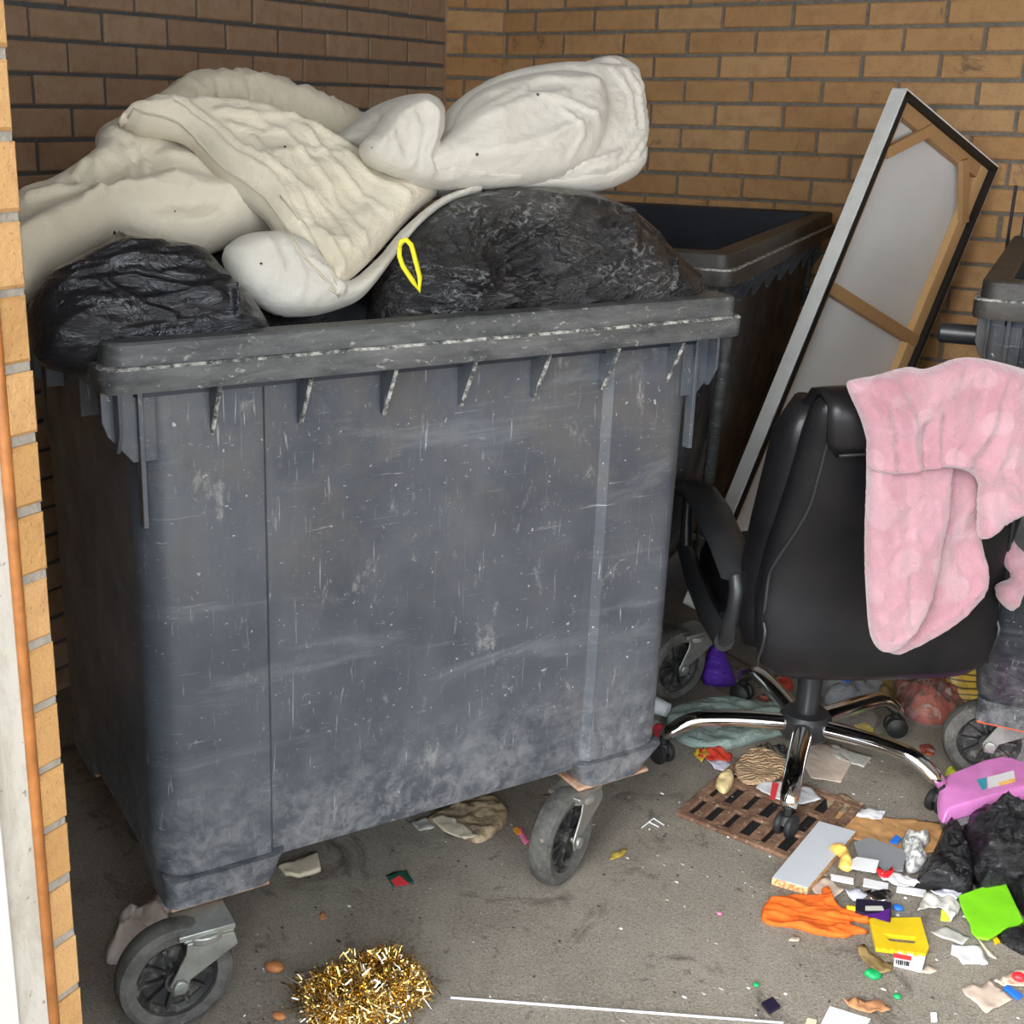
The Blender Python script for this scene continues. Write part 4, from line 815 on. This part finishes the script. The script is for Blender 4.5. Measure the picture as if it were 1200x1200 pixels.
# thin white rod
mb = MB(); mb.tube([onz(528, 1169, .003), onz(918, 1198.5, .003)], .0024, 8); tag(link('thin_rod', mb, 'white_plastic', smooth='all'), 'long thin white rod lying on the floor beside the gold tinsel', 'rod')

lump('tissue_wad', 'tissue_pink', [(124, 1120), (136, 1100), (140, 1080), (155, 1075), (175, 1068), (205, 1062), (220, 1078), (200, 1092), (178, 1104), (162, 1122), (140, 1130), (126, 1130)], 'crumpled pinkish paper bag behind the front left castor of the grey bin', 'paper bag', T=.05, res=.004, nz=[(.03, 26, 1, 1.5, .3), (-.012, 30, 1, 1.5, .8), (.008, 70, 1, 1, 0)])
lump('food_scrap', 'food_waste', [(500, 962), (520, 950), (540, 940), (575, 935), (595, 948), (590, 970), (565, 988), (545, 985), (530, 975)], 'torn brown soggy cardboard scrap poking out from under the grey bin', 'scrap', T=.014)
flat('paper_scrap', 'paper_cream', [(505, 960), (520, 955), (545, 968), (560, 980), (545, 985), (520, 975)], 'cream paper flake lying against the soggy cardboard by the bin', 'paper', z=.016, wob=.004)
flat('food_packet', 'paper_grey', [(480, 965), (500, 958), (510, 970), (492, 976)], 'grey paper flap just under the lower edge of the grey bin', 'paper', wob=.004)
flat('magazine', 'paper_cream', [(325, 1018), (350, 1010), (372, 1002), (376, 1022), (352, 1030), (335, 1028)], 'folded magazine corner under the grey bin behind the left castor', 'magazine', th=.008, wob=.003)
o = flat('sauce_sachet', 'dark_green_print', [(452, 1026), (476, 1020), (485, 1036), (460, 1040)], 'small dark green and red sauce sachet on the bare concrete', 'sachet', wob=.003)
flat('printed_patch', 'red_print', [(458, 1032), (468, 1026), (480, 1036), (464, 1039)], '', '', z=.005, th=.0006, parent=o)
o = flat('sweet_wrapper', 'pink_scrap', [(605, 973), (611, 971), (621, 987), (615, 991)], 'tiny pink and orange wrapper left of the right-hand front castor', 'wrapper', wob=.003)
flat('orange_end', 'orange_plastic', [(601, 972), (607, 970), (611, 977), (606, 979)], '', '', z=.002, th=.003, parent=o)
def pebble(name, mat, px, py, r, label, cat, el=1.4, hgt=.7, ang=.3, z=0., group=None):
    mb = MB(); c = onz(px, py, z); rings = []
    for t in np.linspace(-PI/2, PI/2, 9):
        rr = r*math.cos(t); rings.append([V((c.x+(rr*el*math.cos(a)*math.cos(ang)-rr*math.sin(a)*math.sin(ang)), c.y+(rr*el*math.cos(a)*math.sin(ang)+rr*math.sin(a)*math.cos(ang)), z+r*hgt*(1+math.sin(t)))) for a in np.linspace(0, 2*PI, 17)[:-1]])
    mb.loft(rings[1:-1]); return tag(link(name, mb, mat, smooth='all'), label, cat, group)
pebble('nut_shell', 'nut_shell', 322, 1138, .013, 'ribbed brown nut shell on the concrete left of the gold tinsel', 'nut shell')
pebble('nut_shell', 'nut_shell', 327, 1194, .009, 'brown shell fragment at the bottom of the picture below the ribbed nut shell', 'nut shell')
flat('leaf', 'dry_leaf', [(372, 1073), (380, 1070), (384, 1077), (376, 1079)], 'small brown leaf scrap under the grey bin above the tinsel', 'leaf', wob=.003)
flat('leaf', 'yellow_leaf', [(715, 1010), (716, 1003), (728, 997), (735, 996), (731, 1003), (720, 1008)], 'small yellow-brown leaf right of the right-hand front castor', 'leaf', wob=.004)
flat('leaf', 'dry_leaf', [(988, 1178), (998, 1174), (1020, 1177), (1043, 1185), (1038, 1189), (1020, 1190), (1000, 1184)], 'long curled brown dry leaf near the bottom edge by the white grid sheet', 'leaf', wob=.008, sm=3, curl=.006)
flat('leaf', 'tan_stick', [(924, 1103), (929, 1098), (938, 1099), (936, 1104)], 'little tan leaf scrap below the orange cloth', 'leaf', wob=.003)
mb = MB()
for p, q in (((752, 970), (766, 959)), ((766, 959), (778, 967)), ((760, 963), (772, 969))): mb.tube([onz(*p, .003), onz(*q, .003)], .0015, 6)
tag(link('plastic_fork_bits', mb, 'white_plastic'), 'small broken white plastic prongs on bare concrete right of the castor', 'plastic bits')
flat('black_tile', 'black_card', [(892, 1178), (905, 1171), (914, 1182), (901, 1189)], 'small black square chip near the end of the white rod', 'tile', th=.006)
pebble('green_blob', 'green_plastic', 886, 1156, .0055, 'single small round green bead left of the other green bits', 'bead', 1.1)
pebble('green_blob', 'green_plastic', 1051, 1170, .0065, 'small round green bead right of the long curled dry leaf', 'bead', 1.1)
lump('green_clump', 'green_plastic', [(1012, 1140), (1020, 1135), (1030, 1139), (1034, 1145), (1025, 1149), (1014, 1144)], 'spiky green plastic clump beside the brown wrapper', 'plastic clump', T=.008, res=.004)
pebble('pink_bead', 'pink_scrap', 843, 1072, .0045, 'tiny pink bead alone on the open concrete', 'bead', 1.2)
flat('paper_card', 'paper_grid', [(972, 1181), (1020, 1196), (1010, 1215), (960, 1205)], 'white grid patterned sheet at the bottom edge of the picture', 'paper', th=.004)
flat('paper_card', 'paper_cream', [(946, 1194), (957, 1197), (955, 1210), (942, 1206)], 'cream card corner left of the grid patterned sheet', 'card', th=.003)
flat('plastic_tab', 'paper_white', [(1090, 1189), (1097, 1189), (1098, 1198), (1091, 1198)], 'small white square tab near the bottom of the picture', 'tab', th=.005)

# orange cloth
lump('orange_cloth', 'orange_cloth', [(892, 1072), (896, 1060), (915, 1052), (945, 1050), (962, 1052), (962, 1044), (972, 1042), (977, 1054), (985, 1066), (1015, 1075), (1018, 1084), (1000, 1080), (998, 1086), (1019, 1094), (1000, 1096), (990, 1100), (955, 1096), (930, 1088), (905, 1086), (893, 1080)], 'bright orange rag crumpled on the floor in front of the chipboard offcut', 'cloth', T=.010, R=.008, res=.004, sm=2, nz=[(.009, 16, 1, 2, .4), (-.004, 22, .7, 2.6, .4), (.002, 60, 1, 1.6, .8)], seed=6)
# chipboard offcut
o = empty('chipboard_offcut', onz(955, 1005), 0, 'white faced chipboard offcut lying beside the drain grate', 'board')
Pb = [onz(x, y, .018) for x, y in ((905, 1028), (947, 1040), (1003, 974), (960, 962))]
ctr = onz(955, 1005); Pb = [p-ctr for p in Pb]
mb = MB(); mb.prism([V((p.x, p.y, .0005)) for p in Pb], (0, 0, .016)); link('chipboard_core', mb, 'chipboard_edge', o)
mb = MB(); mb.prism([V((p.x, p.y, .0166)) for p in Pb], (0, 0, .001)); link('white_face', mb, 'melamine_white', o)
flat('cardboard_sheet', 'card_brown', [(972, 952), (985, 946), (1020, 958), (1060, 962), (1100, 965), (1106, 975), (1095, 1000), (1060, 1002), (1000, 984)], 'brown cardboard sheet under the litter between the chipboard and black bag', 'cardboard', th=.003, wob=.004)
flat('plastic_tray', 'smoky_plastic', [(1000, 990), (1018, 984), (1062, 1000), (1058, 1022), (1010, 1022)], 'clear smoky plastic tray piece lying on the brown cardboard', 'plastic tray', z=.010, th=.006)
flat('blister_pack', 'white_plastic', [(997, 1010), (1004, 1006), (1030, 1010), (1026, 1023), (996, 1018)], 'small white blister pack on the smoky plastic tray', 'blister pack', z=.020, th=.004)
lump('toy_piece', 'amber_plastic', [(972, 994), (980, 992), (992, 996), (998, 1008), (1000, 1018), (992, 1022), (982, 1016), (984, 1006), (976, 1000)], 'amber and orange plastic toy piece leaning on the white chipboard edge', 'toy', T=.018, z=.015, res=.004)
flat('red_scrap', 'red_plastic', [(1026, 1020), (1030, 1018), (1036, 1024), (1046, 1016), (1048, 1022), (1040, 1030), (1030, 1028)], 'little red plastic scraps beside the white blister pack', 'plastic scrap', z=.018, wob=.004)
flat('price_strip', 'paper_white', [(973, 1026), (1000, 1031), (1000, 1037), (974, 1032)], 'short white strip just below the chipboard, above the orange cloth', 'strip', th=.004, z=.003)
flat('price_strip', 'paper_white', [(1012, 1031), (1041, 1037), (1040, 1045), (1011, 1039)], 'white strip above the black and purple card', 'strip', th=.004, z=.003)
flat('price_strip', 'paper_white', [(1051, 1039), (1085, 1045), (1084, 1052), (1050, 1046)], 'white strip left of the lime green plate, under grey torn paper', 'strip', th=.004, z=.003)
flat('paper_scrap', 'paper_white', [(1030, 1030), (1048, 1022), (1068, 1030), (1078, 1038), (1060, 1042)], 'crumpled white paper between the red scraps and the black bag', 'paper', wob=.010, z=.012)
flat('tissue', 'lavender_tissue', [(990, 1046), (1006, 1041), (1016, 1052), (1000, 1057)], 'pale lavender tissue above the yellow tube cap', 'tissue', wob=.006)
flat('card_flap', 'card_beige', [(950, 1040), (968, 1028), (990, 1045), (975, 1054), (955, 1048)], 'beige card flap tucked between chipboard and orange cloth', 'card', th=.002, wob=.003)
flat('foil_scrap', 'silver_foil', [(1012, 1046), (1030, 1044), (1046, 1050), (1040, 1058), (1020, 1056)], 'crinkled silver foil scraps above the black and purple card', 'foil', wob=.008)
o = flat('tube_carton', 'black_card', [(1003, 1056), (1044, 1060), (1043, 1082), (1002, 1070)], 'black and purple flattened carton on the yellow plastic plate', 'carton', z=.010, th=.006)
flat('purple_panel', 'purple_card', [(1030, 1070), (1043, 1064), (1042, 1081), (1012, 1072)], '', '', z=.0165, th=.0006, parent=o)
flat('pale_panel', 'paper_grey', [(1014, 1062), (1034, 1062), (1036, 1067), (1014, 1067)], '', '', z=.0165, th=.0008, parent=o)
mb = MB(); mb.tube([onz(992, 1065, .008), onz(1002, 1066, .008)], .007, 12); tag(link('screw_cap', mb, 'yellow_plastic'), 'small yellow cap left of the black and purple carton', 'cap')
pebble('bottle_cap', 'blue_plastic', 1052, 1066, .010, 'bright blue bottle cap above the yellow plastic plate', 'bottle cap', 1., .5)
flat('blue_shard', 'blue_plastic', [(1042, 988), (1050, 980), (1056, 984), (1052, 990)], 'small blue shard lying on the brown cardboard', 'plastic shard', z=.008, th=.004)
lump('tissue_wad', 'paper_print', [(1057, 985), (1065, 975), (1074, 980), (1086, 975), (1090, 988), (1082, 996), (1088, 1008), (1080, 1020), (1064, 1024), (1058, 1008)], 'crumpled printed tissue beside the black bag', 'tissue', T=.025, z=.004)
flat('folded_paper', 'paper_white', [(1003, 957), (1010, 948), (1038, 952), (1032, 963)], 'small folded white paper on the upper edge of the brown cardboard', 'paper', z=.006, wob=.006)
# yellow plastic plate with a slot
mb = MB(); Po = [onz(x, y, .004) for x, y in ((1018, 1080), (1078, 1079), (1088, 1114), (1084, 1122), (1026, 1114))]
Ps = [onz(x, y, .004) for x, y in ((1033, 1098), (1073, 1102), (1071, 1110), (1042, 1107))]
outp = [np.array([p.x, p.y]) for p in Po]; hole = [np.array([p.x, p.y]) for p in Ps]
allp = outp+hole; eds = [(i, (i+1) % 5) for i in range(5)]+[(5+i, 5+(i+1) % 4) for i in range(4)]
vs, es, fs, *_ = delaunay_2d_cdt([V(p.tolist()) for p in allp], eds, [], 0, 1e-7)
oa, ha = np.array(outp), np.array(hole)
ff = []
for f in fs:
    c = np.mean([[vs[i].x, vs[i].y] for i in f], axis=0)[None]
    if inside(c, oa)[0] and not inside(c, ha)[0]: ff.append(tuple(f))
N = len(vs); ed = set((f[i], f[(i+1) % len(f)]) for f in ff for i in range(len(f)))
mb.add([(p.x, p.y, .012) for p in vs]+[(p.x, p.y, .002) for p in vs], ff+[tuple(i+N for i in reversed(f)) for f in ff]+[(a_+N, b_+N, b_, a_) for a_, b_ in ed if (b_, a_) not in ed])
for x in (1030, 1040, 1050, 1060, 1072): mb.lathe([(.0035, 0), (.003, .003)], onz(x, 1107+(x-1030)*.18+5, .012), n=10)
tag(link('yellow_plate', mb, 'yellow_plastic'), 'yellow plastic plate with a slot, in front of the purple carton', 'plastic plate')
o = flat('small_box', 'paper_white', [(1048, 1118), (1084, 1125), (1080, 1140), (1047, 1132)], 'small red and white box with a barcode under the yellow plate', 'box', th=.008)
flat('red_band', 'red_print', [(1047, 1117), (1068, 1121), (1068, 1126), (1047, 1122)], '', '', z=.0095, th=.0006, parent=o)
mb = MB()
for k in range(7): mb.add(*(lambda q: ([q[0], q[1], q[2], q[3]], [(0, 1, 2, 3)]))([onz(1050+k*2.4, 1124.5+k*.4, .0102), onz(1051.1+(k % 3)*.4+k*2.4, 1124.7+k*.4, .0102), onz(1050.6+(k % 3)*.4+k*2.4, 1130.5+k*.4, .0102), onz(1049.5+k*2.4, 1130.3+k*.4, .0102)]))
link('barcode', mb, 'black_matte', o)
flat('snack_wrapper', 'brown_wrapper', [(1004, 1113), (1012, 1111), (1026, 1124), (1046, 1132), (1044, 1142), (1030, 1143), (1018, 1134), (1006, 1120)], 'crinkled brown transparent wrapper left of the barcode box', 'wrapper', wob=.009)
flat('pencil_shard', 'tan_stick', [(1080, 1140), (1088, 1131), (1099, 1138), (1090, 1142)], 'pointed tan paper shard right of the barcode box', 'shard', th=.002, wob=.002)
# lime green plate with scalloped edge
mb = slab([(1123, 1052), (1176, 1033), (1184, 1050), (1199, 1082), (1188, 1090), (1176, 1092), (1166, 1098), (1158, 1103), (1145, 1101), (1138, 1094), (1136, 1083), (1131, 1076), (1126, 1064)], .012, .006)
tag(link('green_plate', mb, 'lime_plastic', bevel=.0015), 'bright lime green plastic plate with one scalloped edge', 'plastic plate')
flat('torn_paper', 'paper_grey', [(1075, 1068), (1082, 1054), (1098, 1046), (1120, 1052), (1126, 1064), (1120, 1076), (1114, 1082), (1108, 1070), (1095, 1066)], 'pale grey torn tissue left of the lime green plate', 'paper', wob=.012)
flat('tissue', 'lavender_tissue', [(1090, 1046), (1110, 1042), (1128, 1048), (1120, 1056), (1104, 1052)], 'bluish white tissue above the lime green plate corner', 'tissue', wob=.008, z=.008)
flat('lime_shard', 'lime_pale', [(1103, 1067), (1107, 1067), (1113, 1080), (1102, 1079)], 'tiny yellow-green shard under the grey torn tissue', 'plastic shard', th=.003)
flat('paper_scrap', 'paper_grey', [(1090, 1093), (1110, 1086), (1137, 1100), (1128, 1108), (1106, 1101)], 'diamond shaped grey paper scrap right of the yellow plate', 'paper', wob=.002)
flat('paper_scrap', 'paper_white', [(1115, 1108), (1147, 1108), (1158, 1131), (1128, 1131), (1122, 1124), (1114, 1119)], 'white torn paper scrap below the diamond shaped grey one', 'paper', wob=.003)
flat('paper_scrap', 'card_beige', [(1127, 1160), (1140, 1154), (1150, 1158), (1160, 1150), (1187, 1172), (1155, 1189), (1144, 1176), (1132, 1168)], 'beige torn card near the bottom right corner', 'card', th=.002, wob=.004)
flat('paper_strip', 'paper_cream', [(1145, 1100), (1150, 1104), (1168, 1125), (1158, 1120)], 'thin cream sliver below the lime green plate', 'paper', wob=.002)
flat('yellow_shard', 'yellow_plastic', [(1163, 1101), (1168, 1099), (1172, 1105), (1166, 1108)], 'tiny yellow shard below the lime green plate', 'plastic shard', th=.003)
flat('food_netting', 'mesh_netting', [(1164, 1152), (1185, 1142), (1215, 1132), (1215, 1158), (1188, 1158), (1176, 1156)], 'tan netted food wrapping at the right edge of the picture', 'netting', wob=.006)
pebble('red_bead', 'red_plastic', 1193, 1149, .010, 'red plastic knob lying on the tan netting at the right edge', 'plastic knob', 1.2, .8, z=.006)
flat('blue_stick', 'blue_plastic', [(1176, 1160), (1180, 1157), (1198, 1169), (1193, 1173)], 'short blue stick below the red knob', 'stick', th=.006, z=.002)
# black bag at the right with crumpled folds
rg = rad((1100, 1010), 14, 5, 60, .010, .005, -1.9, .6, .4, 9)
mb = puff([(1070, 1040), (1085, 1015), (1100, 985), (1106, 972), (1128, 982), (1140, 1010), (1140, 1045), (1120, 1050), (1095, 1045)], V((0, 0, .002)), Z, .045, 0, .05, .006, rg, [(.02, 25, 1, 2.2, .9), (-.010, 20, .6, 2.4, .9), (.008, 60, 1, 2, .5)], 41, 2, flatback=True)
puff([(1128, 975), (1135, 965), (1160, 960), (1190, 965), (1230, 985), (1240, 1060), (1200, 1075), (1180, 1045), (1150, 1050), (1130, 1010)], V((0, 0, .002)), Z, .075, 0, .07, .007, rad((1165, 1005), 16, 8, 60, .010, .006, 0, 6.28, .4, 10), [(.03, 16, 1, 1.8, .4), (-.014, 16, .7, 2, .2), (.009, 50, 1, 2, .8)], 42, 2, flatback=True, mb=mb)
tag(link('rubbish_bag', mb, 'black_bag_small', smooth='all'), 'small crumpled glossy black bag on the floor below the pink box', 'rubbish bag')
lump('rubbish_bag', 'black_bag_small', [(1168, 1098), (1182, 1092), (1215, 1088), (1230, 1120), (1205, 1122), (1180, 1110)], 'flat end of a black bag at the right edge under the lime plate', 'rubbish bag', T=.025, seed=44)
# pink lidded box on its side
o = empty('lunch_box', onz(1160, 945), 0, 'pink lidded plastic box with clear base at the right edge', 'plastic box'); oc = onz(1160, 945)
def W2(px, py, z): return onz(px, py, z)-oc
def ring_at(pts, z): return [W2(x, y, z) for x, y in pts]
base_pts = [(1104, 966), (1100, 938), (1108, 926), (1165, 905), (1225, 885), (1250, 915), (1240, 945), (1160, 962), (1112, 978)]
mb = MB(); mb.loft([[V((p.x, p.y, .004)) for p in ring_at(base_pts, .004)], [V((p.x, p.y, .034)) for p in ring_at(base_pts, .02)]]); link('clear_base', mb, 'clear_plastic', o, bevel=.004)
top1 = [onz(x, y, .036) for x, y in ((1099, 958), (1097, 932), (1104, 921), (1150, 902), (1178, 896), (1225, 884), (1250, 905), (1240, 925), (1170, 945), (1105, 965))]
c0 = sum(top1, V())/len(top1)
mb = MB(); mb.loft([[V((p.x-oc.x, p.y-oc.y, z)) for p in [c0+(q-c0)*s for q in top1]] for z, s in ((.034, 1.), (.042, 1.), (.058, .97), (.066, .90))]); lid = link('pink_lid', mb, 'pink_plastic', o, bevel=.003)
mb = MB(); mb.prism([W2(x, y, .036) for x, y in ((1177, 944), (1195, 938), (1196, 946), (1180, 951))], (0, 0, .012)); link('lid_clip', mb, 'pink_plastic', o, bevel=.002)
mb = MB(); mb.prism([W2(x, y, .0665) for x, y in ((1145, 914), (1156, 911), (1156, 924), (1151, 926))], (0, 0, .0008)); link('sticker', mb, 'teal_print', lid)
mb = MB(); mb.prism([W2(x, y, .0665) for x, y in ((1157, 911), (1188, 903), (1190, 916), (1158, 924))], (0, 0, .0007)); link('sticker', mb, 'paper_white', lid)
mb = MB(); mb.prism([W2(x, y, .0674) for x, y in ((1170, 917), (1190, 912), (1190, 916), (1171, 921))], (0, 0, .0006)); link('sticker', mb, 'amber_plastic', lid)
# things behind the chair base
cbag = lump('clear_bag', 'red_scraps', [(1045, 800), (1060, 785), (1090, 780), (1120, 785), (1140, 810), (1130, 838), (1100, 850), (1070, 845), (1052, 828)], 'see-through bag of red and black wrappers beside the right-hand bin castor', 'rubbish bag', T=.075, R=.09, res=.008, seed=51)
mb = puff([(1052, 800), (1066, 790), (1085, 786), (1098, 800), (1096, 822), (1080, 828), (1062, 816)], V((0, 0, .001)), Z, .095, 0, .06, .006, (), [(.02, 25, 1, 2, .5), (-.01, 20, .7, 2, .5)], 71, 2, flatback=True); link('black_film', mb, 'black_bag_small', cbag, smooth='all')
mb = puff([(1040, 800), (1058, 780), (1090, 775), (1124, 780), (1146, 810), (1136, 842), (1102, 855), (1068, 850), (1048, 832)], V((0, 0, .001)), Z, .105, 0, .10, .008, (), [(.012, 20, 1, 2, .5)], 72, 2, flatback=True); link('clear_skin', mb, 'clear_bag', cbag, smooth='all')
mb = puff([(1104, 778), (1130, 772), (1152, 780), (1160, 810), (1145, 830), (1118, 828), (1106, 805)], onz(1130, 832), V((.45, -.75, .5)), .03, .03, .04, .008, (), [(.01, 20, 1, 1.5, .3)], 52)
tag(link('yellow_sack', mb, 'yellow_sack', smooth='all'), 'yellow printed bag with black lines behind the see-through bag', 'bag')
mb = puff([(824, 800), (826, 775), (836, 752), (848, 762), (862, 795), (860, 804), (840, 806)], onz(842, 803), V((.45, -.75, .35)), .02, .02, .03, .007, (), [(.006, 25, 1, 1.5, .3)], 53)
tag(link('purple_packet', mb, 'purple_film', smooth='all'), 'shiny purple packet standing behind the chair arm by the castor', 'packet')
# paper cup on its side
cA, cB = onz(760, 826, .02), onz(782, 834, .017); ax = (cB-cA).normalized(); mb = MB()
mb.lathe([(.0, 0), (.024, 0), (.025, .004), (.018, .055), (.0, .055)], V((cA.x, cA.y, .026)), V((ax.x, ax.y, -.08)), 24, False); tag(link('paper_cup', mb, 'white_cup', smooth=True), 'white paper cup on its side behind the right end of the grey bin', 'cup')
lump('plastic_bag', 'teal_film', [(780, 840), (792, 828), (830, 820), (880, 822), (925, 832), (930, 850), (915, 862), (880, 872), (845, 880), (810, 876), (785, 862)], 'flattened pale green plastic bag under the left chair leg', 'plastic bag', T=.018, R=.03, res=.008, seed=55, nz=[(.012, 18, 1, 2, .4), (.005, 50, 1, 1.5, .5)])
flat('crisp_packet', 'foil_red', [(816, 880), (842, 878), (858, 886), (857, 893), (830, 893), (818, 889)], 'crumpled red and yellow foil packet below the left chair leg', 'packet', wob=.010)
flat('crisp_packet', 'foil_yellow', [(812, 884), (824, 878), (832, 886), (822, 895)], 'yellow foil packet corner beside the red foil packet', 'packet', wob=.010)
flat('wrapper_scrap', 'red_print', [(762, 854), (776, 849), (779, 858), (768, 865)], 'red wrapper corner by the bottom right corner of the grey bin', 'wrapper', wob=.005)
flat('wrapper_scrap', 'paper_white', [(757, 850), (768, 845), (776, 849), (764, 855)], 'white wrapper corner behind the red one at the grey bin end', 'wrapper', wob=.003)
flat('tissue', 'lavender_tissue', [(828, 893), (848, 891), (861, 898), (868, 912), (864, 911), (856, 904), (838, 903)], 'white tissue below the red foil packet, above the bread crust', 'tissue', wob=.008)
lump('corrugated_scrap', 'corrugated_card', [(860, 900), (872, 884), (890, 878), (920, 890), (922, 902), (912, 914), (890, 920), (870, 918)], 'torn corrugated brown cardboard on the drain grate', 'cardboard', T=.010, z=.010, R=.01, res=.006)
flat('foil_scrap', 'silver_foil', [(884, 878), (900, 873), (920, 877), (928, 890), (915, 897), (896, 888)], 'crinkled silver foil between the chair legs', 'foil', wob=.012)
lump('bread_crust', 'bread', [(838, 922), (842, 910), (852, 905), (860, 910), (858, 922), (848, 931)], 'pale yellow bread crust on the corner of the drain grate', 'bread', T=.014, z=.010, R=.012, res=.005)
o = flat('carton_scrap', 'paper_white', [(886, 924), (890, 917), (915, 917), (950, 924), (962, 938), (940, 943), (905, 936)], 'torn white and red carton scrap on the drain grate', 'carton', z=.012, th=.002, wob=.003)
flat('red_stripe', 'red_print', [(905, 917), (913, 918), (908, 937), (902, 936)], '', '', z=.0175, th=.0006, parent=o)
flat('food_scrap', 'food_waste', [(968, 935), (990, 932), (1012, 944), (1006, 955), (985, 956), (970, 948)], 'rust coloured earthy debris at the right corner of the drain grate', 'debris', wob=.006)
flat('paper_receipt', 'paper_grey', [(972, 872), (1022, 888), (1012, 900), (985, 892), (972, 884)], 'pale printed receipt under the right-hand chair leg', 'receipt', wob=.003)
flat('card_sheet', 'card_beige', [(935, 872), (970, 872), (998, 895), (985, 918), (950, 912), (938, 890)], 'beige card sheet on the floor behind the front chair leg', 'card', th=.002, wob=.002)
flat('yellow_packet', 'yellow_plastic', [(1000, 852), (1010, 848), (1024, 855), (1020, 864), (1006, 862)], 'small yellow packet behind the right-hand chair leg', 'packet', wob=.008)
flat('lime_strip', 'lime_plastic', [(1028, 864), (1034, 862), (1040, 868), (1052, 874), (1048, 879), (1032, 872)], 'lime green plastic strip beside the small yellow packet', 'plastic strip', th=.005, wob=.003)
flat('sweet_wrapper', 'red_scraps', [(1077, 876), (1086, 872), (1096, 880), (1094, 887), (1080, 886)], 'small orange and white sweet wrapper left of the right-hand bin castor', 'wrapper', wob=.006)
lump('yellow_clump', 'lime_pale', [(1107, 908), (1112, 900), (1120, 905), (1124, 914), (1114, 919)], 'crumpled yellow-green foil beside the pink box and the castor', 'foil', T=.014, res=.005)
lump('clear_wrap', 'clear_bag', [(960, 850), (985, 835), (1010, 832), (1030, 845), (1020, 860), (985, 866)], 'crumpled clear plastic wrap among the litter behind the chair', 'plastic wrap', T=.025, res=.008, seed=61)
lump('plastic_bag', 'grey_film', [(960, 800), (990, 790), (1030, 795), (1040, 815), (1000, 828), (965, 825)], 'grey crumpled plastic bag on the floor under the chair seat', 'plastic bag', T=.05, res=.009, seed=62)
pebble('bottle_cap', 'blue_plastic', 985, 803, .022, 'dark blue lid on the grey plastic bag under the chair', 'lid', 1.1, .8, z=.03)
lump('brown_packet', 'brown_wrapper', [(1020, 795), (1045, 785), (1056, 800), (1045, 825), (1026, 820)], 'brown crumpled packet beside the see-through bag', 'packet', T=.05, res=.009, seed=63)
lump('red_packet', 'foil_red', [(905, 800), (922, 796), (930, 806), (918, 813), (905, 810)], 'dark red packet seen behind the gas lift of the chair', 'packet', T=.02, res=.007, seed=64)
flat('sweet_wrapper', 'red_scraps', [(886, 818), (895, 814), (902, 820), (896, 826)], 'tiny red and gold wrapper right of the rear chair castor', 'wrapper', wob=.006)
# fine grit and crumbs
rd = random.Random(12); mb = MB(); 
for k in range(520):
    if k < 330: px, py = rd.uniform(200, 1200), rd.uniform(880, 1200)
    else: px, py = rd.gauss(960, 90), rd.gauss(930, 60)
    p = onz(px, min(max(py, 800), 1210)); r = rd.uniform(.001, .0032); h = r*rd.uniform(.4, 1.); mb.mi = rd.choice([0, 0, 1, 2, 2]); n = 5; a0 = rd.random()*6; el = rd.uniform(.5, 2.2)
    mb.loft([[V((p.x+q*r*el*math.cos(a0+2*PI*i/n), p.y+q*r*math.sin(a0+2*PI*i/n), z)) for i in range(n)] for q, z in ((1, .0003), (.6, h))])
tag(link('floor_grit', mb, ['dark_bit', 'paper_white', 'grit']), 'fine grit and crumbs scattered over the concrete floor', 'grit', kind='stuff')

# ------------------------------------------------------------------ light
w = bpy.data.worlds.new('world'); bpy.context.scene.world = w; w.use_nodes = True
bg = w.node_tree.nodes['Background']; bg.inputs[0].default_value = (.86, .93, 1, 1); bg.inputs[1].default_value = 2.6
sun = bpy.data.lights.new('overcast_sun', 'SUN'); sun.energy = 3.2; sun.angle = math.radians(45); sun.color = (1, .97, .92)
so = bpy.data.objects.new('overcast_sun', sun); C.objects.link(so); so.rotation_euler = V((-.22, -1.0, .62)).to_track_quat('Z', 'Y').to_euler()
vs_ = bpy.context.scene.view_settings; vs_.view_transform = 'Standard'; vs_.look = 'None'; vs_.gamma = 1; vs_.use_curve_mapping = False; vs_.exposure = .95
